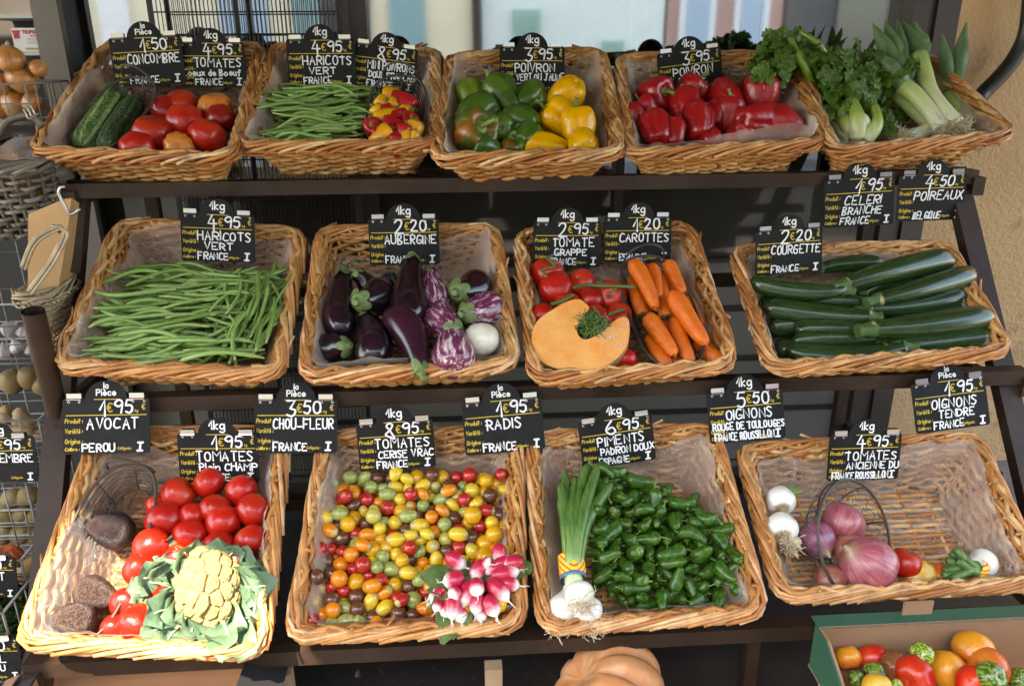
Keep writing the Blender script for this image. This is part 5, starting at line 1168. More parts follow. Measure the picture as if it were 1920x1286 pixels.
# ---- onions (basket 13)
onp = [(.05, 1.30), (.12, 1.16), (.2, 1.02), (.5, .82), (.88, .42), (1, 0), (.92, -.38), (.62, -.70), (.25, -.82), (0, -.82)]
onm = L(onp, 24, 30, lambda th, t: 1+.015*np.cos(6*th), 0, .04)
rootm = MB(); roots(rootm, (0, 0, -.80), .55, (0, 0, -1), 60, .34, .011); rootk = rootm.mesh('roots', ROOT)
onr = K('red_onion', 'onion', onm, ONR, [('roots', rootk)]); onpu = recolor(onr, ONP); onc = recolor(onr, ONC); onw = recolor(dict(onr, name='white_onion'), ONW); onb = recolor(dict(onr, name='brown_onion', parts=[]), ONB)
for k, px, py, rp, h, ax_, lb in ((onr,1581,978,39,-.045,(-.5,-.75,.2),'rosy red onion at the back of the wire bowl'),(onpu,1531,1012,36,-.045,(.25,-.5,.85),'purple onion with dry roots facing front, left in the wire bowl'),
 (onc,1592,1032,33,-.05,(.6,.6,.3),'copper red onion in the wire bowl behind the largest one'),(onr,1627,1058,54,-.025,(-.75,.55,.25),'largest shiny pink onion at the front of the wire bowl'),(onc,1556,1088,32,-.06,(.6,.4,.3),'brownish onion low at the front of the wire bowl')):
    P, r = spot(13, px, py, rp, h); put(k, bmat(P, r, AX(*ax_), random.uniform(0, 6)), lb, 'red onions in the wire bowl')
for px, py, rp, ax_, lb in ((1463,938,28,(.1,.5,-.9),'upper white onion with roots facing front at left'),(1465,990,31,(.15,.4,-.9),'lower white onion with dry roots facing front at left')):
    P, r = spot(13, px, py, rp, -.02); o = put(onw, bmat(P, r, AX(*ax_), 0), lb, 'white onions at the left')
q = MB(); P = at(2, 1480, 1018, -.02); roots(q, P, .02, (0, -1, -.5), 60, .03, .0011); V, f = lathe([(0, -1), (.7, -.5), (1, 0), (.5, .8), (0, 1)], 10, 12, None, 0, .5, 3); q.add(xf(V, bmat(P+Vector((.012, 0, 0)), .014, (1, 0, 1))), f)
tag(q.build('dry_root_tuft', ROOT), 'dry tuft of papery skin and roots under the lower white onion', 'roots')
q = MB()
for i in range(4):
    A, B_ = at(2, 1468+i*4, 930, -.035), at(2, 1486+i*6, 912+i*3, -.03); q.tube(cat_rom([tuple(A), tuple((A+B_)/2+Vector((0, 0, .004))), tuple(B_)], 8), [.006]*6+[.005, .002], 7)
tag(q.build('onion_leaf_stub', STEM), 'cut green onion leaves behind the upper white onion', 'leaf stubs')
batch(13, [rt[0], beef[2]], [(1697,1056,30,0,'red tomato',(.2,.85,.2))], -.05, '', 1, None)[0]['label'] = 'red tomato with thin green calyx right of the largest onion'
batch(13, [recolor(ribbed, TOMY)], [(1722,1081,34,0,'',(-.1,.3,.95),-.06,(1,1,.8))], -.05, '', 1, None)[0]['label'] = 'flat yellow ribbed tomato at the front rim beside the onions'
batch(13, [recolor(ribbed, TOMO)], [(1757,1082,25,0,'',(.3,.4,-.8),-.065)], -.05, '', 1, None)[0]['label'] = 'orange tomato half hidden behind the green onion leaves'
gb = empty('spring_onion_bunch', at(2, 1815, 1068, -.05), 'short cut spring onion bunch with a yellow band, front right of the onion basket', 'spring onions'); o0 = gb.location.copy()
P, r = spot(13, 1842, 1055, 27, -.045); q = MB(); q.add(xf(bulbm.v[0], bmat(P-o0, r, AX(-.9, .1, .2))), bulbm.f); q.build('bulb', BULB, gb)
q = MB(); tips = [(1782,1034),(1775,1050),(1790,1028),(1772,1064),(1768,1078),(1785,1085),(1800,1088),(1778,1088),(1795,1050),(1790,1066),(1770,1070)]
for i, (px, py) in enumerate(tips):
    A, B_ = at(2, 1858, 1080-i % 3*4, -.055), at(2, px, py, -.04+.012*(i % 3)); M_ = at(2, 1828, 1072-(i % 4)*5, -.04+.008*(i % 3)); pts = cat_rom([tuple(A-o0), tuple(M_-o0), tuple(B_-o0)], 12)
    V = MB(); V.tube(pts, [.008]*10+[.0085, .007], 8); q.add(V.v[0], V.f); q.a[-1] = np.repeat(np.linspace(.05, .7, 12), 8)
q.build('leaves', SPG, gb)
P = at(2, 1832, 1070, -.04); d = AX(.8, -.55, 0).normalized(); q = MB(); q.add(xf(lathe([(1, -.5), (1.03, 0), (1, .5)], 5, 24)[0], bmat(P-o0, .026, d, 0, (1, .8, .55))), lathe([(1, -.5), (1, .5)], 5, 24)[1]); q.build('striped_band', SB, gb)

# ---- celery and leeks (basket 5)
def mk(parent, name): return None
ce = empty('celery_head', at(0, 1610, 235, -.05), 'head of celery with green leaves spilling over the basket edge', 'celery'); o0 = ce.location.copy(); o_, ev, nn = frame(0)
def tpath(hs, n=18): return cat_rom([tuple(at(0, px, py, h)-o0) for px, py, h in hs], n)
b = NB('celery_rib'); CST = b.fin(b.mix(b.ramp(b.noise(1, 3, vec=b.co(scale=(300, 25, 25))), [(.45, 0.0), (.7, .35)]), b.ramp(b.attr(), [(0, (.72, .72, .52)), (.12, (.60, .63, .33)), (.3, (.34, .43, .085)), (.6, (.19, .30, .04)), (1, (.13, .25, .03))]), (.12, .2, .03)), .38, coat=.1)
ST_ = [([(1612,262,-.05),(1590,235,-.03),(1568,205,-.03),(1545,160,-.02),(1520,110,.05)],17),([(1608,258,-.04),(1608,225,-.005),(1600,195,.0),(1580,150,.0),(1560,110,.05)],15),([(1622,262,-.04),(1643,235,-.01),(1640,205,.0),(1612,160,.0),(1600,110,.04)],12),
 ([(1600,262,-.05),(1575,240,-.05),(1556,215,-.05),(1530,170,-.03),(1500,110,.06),(1480,70,.08)],14),([(1618,255,-.05),(1625,220,-.05),(1625,170,-.03),(1640,120,.02)],12),([(1606,250,-.05),(1590,215,-.05),(1570,160,-.04),(1540,90,.06),(1500,60,.08)],11),([(1625,255,-.05),(1660,200,-.05),(1680,170,-.04)],8)]
for pth, rp in ST_:
    q = MB(); P_ = tpath(pth); r = rp*pxs(at(0, 1610, 220, 0)); q.tube(P_, r*np.interp(np.linspace(0, 1, 18), [0, .15, .4, 1], [1.25, 1.15, .8, .38]), 12); q.a[-1] = np.repeat(np.linspace(0, 1, 18), 12); q.build('stalk', CST, ce)
q = MB(); q.add(xf(lathe([(0, -.25), (.6, -.22), (.95, .1), (1, .5), (.9, .9)], 10, 24, lambda th, t: 1+.06*np.cos(5*th))[0], bmat(at(0, 1610, 258, -.045)-o0, .046, AX(0, .8, -.7), 0, (1.15, .8, .8))), lathe([(0, -.25), (.6, -.22), (.95, .1), (1, .5), (.9, .9)], 10, 24)[1]); q.a[-1] = np.linspace(.12, .12, q.n); q.build('heart', CST, ce)
q = MB(); q.add(xf(lathe([(0, .06), (.7, .04), (1, -.1), (1.05, -.5)], 8, 24)[0], bmat(at(0, 1612, 268, -.045)-o0, .022, AX(0, -.35, .9))), lathe([(0, .06), (.7, .04), (1, -.1), (1.05, -.5)], 8, 24)[1]); q.build('cut_base', CELB, ce)
def celery_leaf(q, P, d, up, size):
    """three toothed leaflets on a short stem"""
    d = Vector(d).normalized(); x_ = d.cross(Vector(up)).normalized(); z_ = x_.cross(d); M0 = Matrix.Translation(P) @ Matrix((x_, d, z_)).transposed().to_4x4(); sh_ = random.random()
    for an, k, y0 in ((0, 1, .3), (52, .75, .12), (-52, .75, .12), (25, .6, .5), (-25, .6, .5)):
        V, f = leaf_grid(size*k*1.1, size*k*.44, lambda t: np.clip(np.sin(np.pi*np.clip(t*.86+.06, 0, 1)), .02, 1)**.9*(.50+.62*np.abs(np.sin(t*9.4))**.8)*(1-.15*(t > .85)), 19, 5, curl=random.uniform(-.25, .05)*size, cup=.15, ruf=.07*size, ph=random.random()*6, droop=random.uniform(.05, .4)*size)
        q.add(xf(V, M0 @ Matrix.Translation((0, size*y0, 0)) @ Matrix.Rotation(rad(an+random.uniform(-10, 10)), 4, 'Z')), f, 0, sh_*.6+random.random()*.4)
q = MB()
for (cx, cy, rx, ry, h0, n, sz, dv) in ((1468,78,34,32,.06,24,.044,(-.4,-1)),(1450,108,20,34,.05,13,.040,(-.3,-1)),(1520,92,34,24,.055,18,.044,(.1,-.9)),(1578,110,34,28,.045,20,.046,(.1,-.9)),(1632,118,28,32,.03,18,.046,(.4,-.8)),(1655,145,20,30,.01,9,.040,(.6,-.7)),(1600,165,40,28,.0,20,.036,(0,-.8)),
   (1565,150,22,32,.0,14,.036,(-.2,-.8)),(1655,215,28,26,-.03,18,.034,(.1,-.6)),(1560,190,14,28,-.02,12,.026,(-.3,-.4)),(1440,125,12,26,.03,8,.042,(-.1,-1)),(1690,110,14,22,.02,6,.04,(.9,-.3))):
    for i in range(n):
        a_ = random.random()*6.28; k = math.sqrt(random.random()); P = at(0, cx+rx*k*math.cos(a_), cy+ry*k*math.sin(a_), h0+random.uniform(-.03, .02))-o0
        celery_leaf(q, P, AX(dv[0]+random.gauss(0, .7), dv[1]+random.gauss(0, .6), random.gauss(.3, .5)), AX(random.gauss(0, .4), random.gauss(.5, .3), random.uniform(.4, 1.2)), sz*random.uniform(.75, 1.2))
q.build('leaves', CELLF, ce)
def leek(label, pth, rp, fan, roots_at, rl=.03):
    root = empty('leek', at(0, *pth[0]), label, 'leek', 'leeks beside the celery'); oo = root.location.copy()
    P_ = cat_rom([tuple(at(0, *p)-oo) for p in pth], 22); r = rp*pxs(root.location); q = MB(); q.tube(P_, r*np.interp(np.linspace(0, 1, 22), [0, .05, .5, 1], [.9, 1, .95, 1.05]), 16); q.a[-1] = np.repeat(np.linspace(0, .62, 22), 16); q.build('shaft', LKM, root)
    q = MB(); d = Vector(P_[0]-P_[3]).normalized(); roots(q, P_[0], r*1.2, d+Vector((0, -.3, -.1)), 260, rl, .0010); q.build('roots', ROOT, root)
    for i, (px, py, h, wp) in enumerate(fan):
        A = Vector(P_[-4]); B_ = at(0, px, py, h)-oo; wd = 1.15*wp*pxs(root.location); d = (B_-A); dn = d.normalized(); tow = (CAM-root.location).normalized(); x_ = dn.cross(tow).normalized(); z_ = x_.cross(dn)
        V, f = leaf_grid(d.length, wd, lambda t: np.clip(.95+.25*t, 0, 1.2)*np.clip((1.03-t)*2.6, .05, 1), 20, 7, cup=-.55, ruf=.003, ph=i, droop=random.uniform(-.01, .012))
        V[:, 2] += .004*i-.004; q = MB(); q.add(xf(V, Matrix.Translation(A) @ Matrix((x_, dn, z_)).transposed().to_4x4()), f, 0, random.random()*.8); q.build('leaf', LEEKL, root)
b = NB('leek_skin'); LKM = b.fin(b.mix(b.ramp(b.noise(1, 3, vec=b.co(scale=(420, 420, 20))), [(.45, 0.0), (.7, .3)]), b.ramp(b.attr(), [(0, (.74, .72, .58)), (.18, (.66, .67, .42)), (.4, (.46, .53, .19)), (.6, (.22, .33, .085)), (.8, (.10, .19, .06))]), (.25, .33, .10)), .4, coat=.1)
leek('leek with dark fan of leaves, tallest at the centre right, roots facing front', [(1795,236,-.02),(1772,212,-.01),(1745,175,.0),(1732,135,.02),(1722,105,.035)], 16, [(1692,40,.075,16),(1716,44,.07,15),(1738,60,.06,10)], None)
leek('leek lying across the middle with blue green leaves leaning left', [(1765,240,-.03),(1745,212,-.015),(1715,178,.0),(1690,160,.01)], 16, [(1636,44,.085,13),(1658,36,.085,14),(1648,100,.06,12),(1684,40,.075,10),(1672,130,.05,13)], None)
leek('pale leek behind the celery leaves with its root tuft at the front', [(1690,262,-.055),(1740,240,-.05),(1712,205,-.04),(1665,165,-.03)], 14, [(1620,120,.0,11)], None, .035)
leek('leek along the right side with a forked upright leaf', [(1850,246,-.05),(1810,215,-.045),(1775,180,-.04)], 13, [(1812,44,.075,12),(1766,62,.06,10)], None, .03)
leek('thin pale leek lying between the two thick ones', [(1785,243,-.045),(1755,205,-.03),(1735,175,-.02)], 11, [(1712,105,.02,9)], None)

# ---- squash slice with dill (basket 8)
P0 = at(1, 1078, 628, .02); sq = empty('squash_slice', P0, 'half slice of orange squash wrapped in film over the vine tomatoes', 'squash')
o_, ev, nn = frame(1); z_ = AX(-.12, .42, .9).normalized(); x_ = Vector((1, 0, 0)); x_ = (x_-z_*x_.dot(z_)).normalized(); y_ = z_.cross(x_); MS = Matrix((x_, y_, z_)).transposed().to_4x4(); s0 = pxs(P0)
out = [(996,643),(999,615),(1012,596),(1035,580),(1060,566),(1085,560),(1100,570),(1104,578),(1092,595),(1082,612),(1084,628),(1094,636),(1108,634),(1130,622),(1155,600),(1172,594),(1180,603),(1178,640),(1160,668),(1128,688),(1090,695),(1050,692),(1018,680),(1000,662)]
pl2 = []
for px, py in out:
    d = at_plane(px, py, P0, z_)-P0; pl2.append((d.dot(x_), d.dot(y_)))
O = cat_rom(pl2, 96, True); n_ = len(O); q = MB()
ins = O.mean(0)+(O-O.mean(0))*.985
th_ = .045; q.add([(x, y, 0) for x, y in ins]+[(x, y, -.003) for x, y in O]+[(x, y, -th_) for x, y in ins], [tuple(range(n_))]+[(i, n_+i, n_+(i+1) % n_, (i+1) % n_) for i in range(n_)]+[(n_+i, 2*n_+i, 2*n_+(i+1) % n_, n_+(i+1) % n_) for i in range(n_)]+[tuple(range(2*n_, 3*n_))[::-1]])
for i, f_ in enumerate(q.f): q.m[i] = 0 if i <= n_ else 1
o = q.build('flesh', [FLESH, RIND], sq, False); o.matrix_local = MS
q = MB(); nA, nB = 22, 16; G = []       # film pulled to the right corner
for i in range(nA):
    a_ = i/(nA-1); p1 = np.array(at_plane(1118+(1178-1118)*a_, 612-16*a_, P0+z_*.004, z_)); p2 = np.array(at_plane(1128+(1178-1128)*a_**.8, 690-56*a_**2, P0+z_*.004, z_))
    for j in range(nB):
        t = j/(nB-1); p = p1*(1-t)+p2*t; G.append(p+np.array(z_)*(.006*math.sin(t*math.pi)+.003*math.sin(i*1.9))-np.array(P0))
q.add(G, grid_faces(nA, nB)); q.build('plastic_film', FILM, sq)
q = MB()
for i in range(260):
    p = at_plane(1110+random.gauss(0, 11), 608+random.gauss(0, 9), P0+z_*random.uniform(-.02, .006), z_); v = Vector((random.gauss(0, 1), random.gauss(0, 1), random.gauss(0, 1))).normalized(); pts = [tuple(p)]
    for k in range(4): v = (v+Vector((random.gauss(0, .3), random.gauss(0, .3), random.gauss(0, .3)))).normalized(); p = p+v*.006; pts.append(tuple(p))
    q.tube(pts, .0011, 4, cap=False)
tag(q.build('dill_sprig', DILL), 'sprig of dill tucked in the hollow of the squash slice', 'herb')

# ---- wire trays (boat shaped, on the baskets)
def wiretray(bi, label, A, B_, wp, h, hb, dep, handle=True, mesh_=True):
    row = BK[bi][0]; o_, ev, nn = frame(row); a = at(row, *A, h); b_ = at(row, *B_, hb); c = (a+b_)/2; e = empty('wire_tray', c, label, 'wire tray', 'iron wire trays in the baskets')
    y_ = (b_-a); L_ = y_.length/2; y_ = y_.normalized(); x_ = y_.cross(nn).normalized(); z_ = x_.cross(y_); W_ = wp*pxs(c)/2; Rm = Matrix((x_, y_, z_)).transposed().to_4x4()
    def loop(k, z, n=48):
        t = np.linspace(0, 2*math.pi, n, endpoint=False); cx, sy = np.cos(t), np.sin(t)
        return np.column_stack([W_*k*np.sign(cx)*np.abs(cx)**.7, (L_-W_*(1-k))*np.sign(sy)*np.abs(sy)**.8, np.full(n, z)+.0*sy])
    q = MB(); q.tube(xf(loop(1, 0), Rm), .0032, 7, closed=True); q.tube(xf(loop(.62, -dep), Rm), .0024, 6, closed=True); q.build('rim_wire', WIRE, e)
    q = MB()
    for k in np.linspace(.93, .68, 6): q.tube(xf(loop(k, -dep*(1-k)/.38), Rm), .0012, 5, closed=True)
    lo_, hi_ = loop(1, 0), loop(.62, -dep)
    for i in range(0, 48, 6): q.tube(xf(np.array([lo_[i], (lo_[i]*.5+hi_[i]*.5)*np.array([1.03, 1.01, 1.0]), hi_[i]]), Rm), .0018, 5)
    if mesh_:
        ys = np.arange(-L_*.9, L_*.9, .022)
        for k, yy in enumerate(ys):
            wv = W_*.6*math.sqrt(max(0, 1-(abs(yy)/L_)**4)); xs_ = np.arange(-wv, wv+.001, .008); 
            if len(xs_) > 2: q.tube(xf(np.column_stack([xs_, yy+.008*np.where((np.arange(len(xs_))//1) % 2, 1, -1)*(1), np.full(len(xs_), -dep+.001*(k % 2))]), Rm), .0008, 4)
    q.build('side_wires', WIRE, e)
    if handle:
        t = np.linspace(0, math.pi, 14); q = MB(); q.tube(xf(np.column_stack([W_*.62*np.cos(t), L_-.012+0*t, .052*np.sin(t)]), Rm), .0026, 6); q.build('handle', WIRE, e)
    return e
wiretray(1, 'iron wire tray with loop handle holding two cucumbers', (150,285), (268,148), 118, -.035, .02, .045)
wiretray(2, 'iron wire tray holding the yellow and red mini peppers', (735,278), (752,142), 110, -.03, .02, .05)
wiretray(8, 'iron wire tray holding the carrots', (1278,688), (1205,480), 130, -.02, .005, .05)
wiretray(10, 'long iron wire tray with hexagon mesh holding three avocados', (128,1205), (250,872), 150, -.03, .005, .06)
P, r = spot(13, 1580, 1010, 100, -.045); wb = empty('wire_bowl', P, 'round hexagon mesh wire bowl tipped towards the front holding red onions', 'wire bowl'); d = AX(.45, .15, .75).normalized(); x_ = d.cross(Vector((0, 0, 1))).normalized(); y_ = d.cross(x_); Rm = Matrix((x_, y_, d)).transposed().to_4x4()
t = np.linspace(0, 2*math.pi, 56, endpoint=False); q = MB(); q.tube(xf(np.column_stack([r*np.cos(t), r*1.1*np.sin(t), 0*t+.03]), Rm), .0032, 7, closed=True); q.build('rim_wire', WIRE, wb)
q = MB()
for k in range(8):
    ph = np.linspace(.05, math.pi/2, 9); an = 2*math.pi*k/8; q.tube(xf(np.column_stack([r*np.sin(ph)*math.cos(an), r*1.1*np.sin(ph)*math.sin(an), .03-.085*np.cos(ph)]), Rm), .0018 if k % 2 else .0024, 5)
for i, ph in enumerate(np.linspace(.25, 1.5, 7)):
    m_ = 40; tt = np.linspace(0, 2*math.pi, m_, endpoint=False); pp_ = ph+.075*np.where(np.arange(m_) % 2, 1, -1)*(1 if i % 2 else -1); q.tube(xf(np.column_stack([r*np.sin(pp_)*np.cos(tt), r*1.1*np.sin(pp_)*np.sin(tt), .03-.085*np.cos(pp_)]), Rm), .0009, 4, closed=True)
q.build('hex_mesh', WIRE, wb)
# ---------------------------------------------------------------- green box of mixed tomatoes, front right
YB = -.735; TL = at_y(1530, 1148, YB); TR = at_y(1985, 1160, YB); zt = (TL.z+TR.z)/2; x0, x1 = TL.x, TR.x; hb = .098; yf = -1.12; zb = zt-hb
gbx = empty('cardboard_box', ((x0+x1)/2, -.93, zb), 'open green printed cardboard box of mixed tomatoes at the bottom right', 'box'); c0 = gbx.location.copy()
def gpart(name, lo, hi, m): 
    q = MB(); q.box((Vector(lo)+Vector(hi))/2-c0, Vector(hi)-Vector(lo)); return q.build(name, m, gbx, False)
gpart('bottom', (x0, yf, zb), (x1, YB, zb+.005), CARD); gpart('back_wall', (x0+.005, YB-.006, zb+.005), (x1-.005, YB, zt-.002), CARD); gpart('right_wall', (x1-.006, yf, zb+.005), (x1, YB-.0065, zt-.01), CARD); gpart('front_wall', (x0+.007, yf, zb+.005), (x1-.007, yf+.006, zb+.05), CARD)
pf = [(YB-.0065, zb+.0055), (YB-.0065, zt), (YB-.05, zt), (YB-.105, zt-.028), (YB-.14, zt-.05), (yf, zt-.055), (yf, zb+.0055)]
for nm, xa_, xb_, m in (('side_wall', x0+.0015, x0+.0065, CARD), ('printed_side', x0-.0015, x0+.001, GREENC)):
    q = MB(); V = [(xa_, y, z) for y, z in pf]+[(xb_, y, z) for y, z in pf]; n_ = len(pf); q.add([Vector(v)-c0 for v in V], [tuple(range(n_)), tuple(range(n_, 2*n_))[::-1]]+[(i, n_+i, n_+(i+1) % n_, (i+1) % n_) for i in range(n_)]); q.build(nm, m, gbx, False)
q = MB(); q.box(Vector(((x0+x1)/2, YB-.003, zt+.0035))-c0, (x1-x0+.004, .030, .002)); q.build('top_flap', GREENC, gbx, False)
# corrugated edge of the flap
q = MB(); xs_ = np.arange(x0, x1, .0032)
q.tube([tuple(Vector((x, YB-.0185, zt+.0005+.0022*(1 if i % 2 else -1)))-c0) for i, x in enumerate(xs_)], .0006, 4); q.tube([tuple(Vector((x0, YB-.0185, zt-.003))-c0), tuple(Vector((x1, YB-.0185, zt-.003))-c0)], .0007, 4); q.tube([tuple(Vector((x0, YB-.0185, zt+.0034))-c0), tuple(Vector((x1, YB-.0185, zt+.0034))-c0)], .0007, 4)
q.build('corrugated_edge', plain('card_edge', (.24, .165, .11), .9), gbx)
q = MB(); q.box(Vector((at_y(1722, 1130, YB+.004).x, YB+.003, zt+.018))-c0, (.055, .004, .028)); q.build('locking_tab', CARD, gbx, False)
cs = empty('wooden_crate', ((x0+x1)/2, -.93, 0), 'plain wooden crate under the green tomato box', 'crate'); q = MB()
for z_ in np.arange(.03, zb-.02, .07): 
    for yy in (-1.10, -.76): q.box((0, yy+.93, z_), (x1-x0-.03, .012, .05))
q.build('slat', WOOD, cs, False); q = MB()
for sx in (-1, 1):
    for yy in (-1.085, -.775): q.box((sx*((x1-x0)/2-.04), yy+.93, zb/2-.001), (.03, .017, zb-.003))
q.build('corner_post', WOOD, cs, False)
def gspot(px, py, rp, k, ax_, lb, dz=.0, sc=(1, 1, 1)):
    d = ray(px, py); r = rp*1.15/F; zc = zb+.045+dz; P = CAM+d*((zc-CAM.z)/d.z); r = rp*pxs(P); put(k, bmat(P, r, AX(*ax_), random.uniform(0, 6), sc), lb, 'mixed tomatoes in the green box')
tg = tomk('tomato', TIGER, 5, .02, 3); tgd = tomk('tomato', TIGERD, 5, .02, 4); ya = recolor(oval and plum, TOMA); rib2 = recolor(tomk('tomato', TOMB, 11, .10, 7), TOMB)
for a in ((1590,1232,24,recolor(rt[0], TOMA),(.1,-.6,.3),'orange yellow tomato against the left wall of the green box'),(1638,1232,24,plum,(-.9,.1,.1),'long red plum tomato at the back left of the green box',0,(1,1,1)),(1677,1246,27,rib2,(.1,.6,.8),'brownish ribbed tomato with starry calyx in the green box',.01),
 (1729,1226,22,tg,(-.9,.4,.2),'bright lime tomato with dark flecks on top in the green box',.035),(1714,1266,37,beef[0],(-.7,-.1,.7),'big pinkish red ribbed tomato in the middle of the green box',.01),(1778,1257,34,recolor(plum, TOMA),(.8,-.5,.3),'oval orange tomato right of the big red one in the green box',.0,(1,1,.9)),
 (1825,1218,38,recolor(rt[1], TOMA),(-.3,-.5,.2),'large golden orange tomato at the back right of the green box',.015),(1852,1252,38,recolor(rt[2], TOMO),(-.9,.2,.3),'orange red tomato in front of the golden one in the green box',.01),(1640,1263,23,tgd,(.9,.2,.3),'dark green striped tomato in front of the plum tomato in the green box',.01),
 (1857,1268,28,tgd,(.3,.3,.9),'green striped tomato lying on the orange red one in the green box',.045),(1830,1284,37,rt[1],(0,.2,.9),'red tomato at the lower right edge in the green box',.02),(1645,1290,28,recolor(rt[0], TOMY),(0,.3,.9),'yellow tomato at the lower edge in the green box',.02),
 (1912,1274,22,tgd,(0,.5,.8),'very dark green tomato at the far right of the green box',.0),(1606,1272,15,tgd,(.5,.3,.8),'small green tomato by the left wall of the green box',.01),(1680,1283,12,tg,(0,.5,.8),'tiny lime tomato at the lower edge in the green box',.02)):
    gspot(*a)

# ---------------------------------------------------------------- under the stand
pu = K('pumpkin', 'pumpkin', L([(0, .58), (.2, .62), (.5, .66), (.85, .45), (1, .05), (.92, -.35), (.6, -.6), (0, -.66)], 30, 96, lambda th, t: 1-.20*(1-np.abs(np.cos(5*th+.6*np.sin(th))))**1.8, 0, .05, 4), PUMP)
P = at_y(1148, 1290, -.64); o = put(pu, bmat(Vector((P.x, -.60, .100)), .128, AX(-.7, .65, .2), .4), 'large dusty orange ribbed pumpkin under the bottom rail')
wc = empty('wooden_crate', at_z(725, 1300, .1), 'rough pine crate with two corner posts under the stand', 'crate'); c0 = wc.location.copy()
for px in (530, 925):
    T = at_y(px, 1256 if px < 600 else 1246, -.55); q = MB(); q.box(Vector((T.x, -.55, T.z/2))-c0, (.036, .03, T.z)); q.build('corner_post', WOOD, wc, False)
a, b_ = at_y(525, 1260, -.57), at_y(925, 1250, -.57)
for z_ in (.07, .02): q = MB(); q.box(Vector(((a.x+b_.x)/2, -.574, z_+.02))-c0, (b_.x-a.x+.03, .008, .045)); q.build('slat', WOOD, wc, False)
T0, T1 = at_y(135, 1262, -.52), at_y(455, 1255, -.52); zt = .215; cb = empty('cardboard_box', ((T0.x+T1.x)/2, -.64, 0), 'open brown cardboard box with black printed flaps under the avocado basket', 'box'); c0 = cb.location.copy()
def cpart(name, cx, cy_, cz, dx, dy, dz_, m, R=None):
    q = MB(); q.box(Vector((cx, cy_, cz))-c0, (dx, dy, dz_), 0, R); return q.build(name, m, cb, False)
xl, xr = T0.x-.03, T1.x+.03
cpart('back_wall', (xl+xr)/2, -.52, zt/2, xr-xl, .005, zt, CARD); cpart('left_wall', xl, -.67, zt/2, .005, .30, zt, CARD); cpart('right_wall', xr, -.67, zt/2, .005, .30, zt, CARD); cpart('box_bottom', (xl+xr)/2, -.67, .012, xr-xl-.006, .29, .005, CARD); cpart('front_wall', (xl+xr)/2, -.82, zt/2-.03, xr-xl, .005, zt-.06, CARD)
cpart('flap', xl-.035, -.67, zt-.012, .085, .28, .004, BLACKC, Matrix.Rotation(rad(-24), 4, 'Y')); cpart('flap', xr+.035, -.67, zt-.012, .085, .28, .004, BLACKC, Matrix.Rotation(rad(24), 4, 'Y'))
cpart('torn_edge', xl-.052, -.60, zt-.010, .03, .06, .003, CARD, Matrix.Rotation(rad(-24), 4, 'Y'))

# ---------------------------------------------------------------- the rack at the far left
LY = .16
def wire_basket(label, pxa, pya, pxb, pyb, y, depth, nx, nz, back=True, name='wire_basket'):
    a, b_ = at_y(pxa, pya, y), at_y(pxb, pyb, y); x0, x1, z1, z0 = a.x-.12, b_.x, a.z, b_.z; e = empty(name, ((x0+x1)/2, y+depth/2, z0), label, 'wire basket', 'white wire baskets of the side rack'); c0 = e.location.copy(); q = MB(); q2 = MB()
    def ln(qq, A, B_, r): qq.tube([tuple(Vector(A)-c0), tuple(Vector(B_)-c0)], r, 6)
    for yy in ((y, y+depth) if back else (y,)):
        for z_ in np.linspace(z0, z1, nz): ln(q if z_ < z1-1e-6 else q2, (x0, yy, z_), (x1, yy, z_), .0016 if z_ < z1-1e-6 else .003)
        for x_ in np.linspace(x0, x1, nx): ln(q, (x_, yy-.002, z0), (x_, yy-.002, z1), .0016)
    for yy in np.linspace(y, y+depth, 6):
        ln(q, (x0, yy, z0-.002), (x1, yy, z0-.002), .0016); ln(q, (x1+.001, yy, z0), (x1+.001, yy, z1), .0016)
    ln(q2, (x1, y, z1), (x1, y+depth, z1), .003)
    q.build('grid', WHITEW, e); q2.build('rim_wire', WHITEW, e); return (x0, x1, y, depth, z0)
def pick(px, py, y, rp, k, ax_, lb, gp=None, sc=(1, 1, 1)):
    P = at_y(px, py, y); put(k, bmat(P, rp*pxs(P), AX(*ax_), random.uniform(0, 6), sc), lb, gp)
rk_ = empty('wire_rack', (at_y(20, 600, LY+.3).x, LY+.3, 0), 'white wire rack frame behind the side baskets', 'rack'); c0 = rk_.location.copy(); q = MB(); xa_, xb_ = at_y(-120, 600, LY+.3).x, at_y(98, 760, LY+.3).x
for x_ in np.arange(xb_, xa_, -.075): q.tube([tuple(Vector((x_, LY+.3, .02))-c0), tuple(Vector((x_, LY+.3, 1.02))-c0)], .0018, 5)
for z_ in np.arange(.05, 1.02, .11): q.tube([tuple(Vector((xa_, LY+.3022, z_))-c0), tuple(Vector((xb_, LY+.3022, z_))-c0)], .0018, 5)
q.build('grid', WHITEW, rk_)
tag(boxT('backing_board', xa_-.6, at_y(122, 500, .52).x, .515, .535, .01, 1.12, plain('dim_board', (.03, .028, .026), .8)), 'dark board behind the side rack', 'board')
tag(boxT('house_wall', -9.5, xa_-.60, .50, .72, 0, 5, OCHRE), 'ochre house wall left of the side rack', 'wall')
# onions, top
wire_basket('white wire basket of brown onions at the upper left', -20, 158, 62, 232, LY, .22, 5, 3)
for i, (px, py, rp, lb) in enumerate(((18,112,27,'brown onion on top at the left in the wire basket'),(42,150,29,'large brown onion in the middle of the wire basket'),(34,198,30,'brown onion low behind the wires'),(72,128,16,'brown onion half hidden by the door post'),(2,160,22,'brown onion cut by the left edge of the photo, upper one'),(2,200,24,'brown onion cut by the left edge of the photo, lower one'),(62,195,20,'brown onion at the right end of the wire basket'))):
    pick(px, py, LY+.07+.02*(i % 3), rp, onb, (random.gauss(0, .4), .6, random.gauss(.2, .4)), lb, 'brown onions in the wire basket')
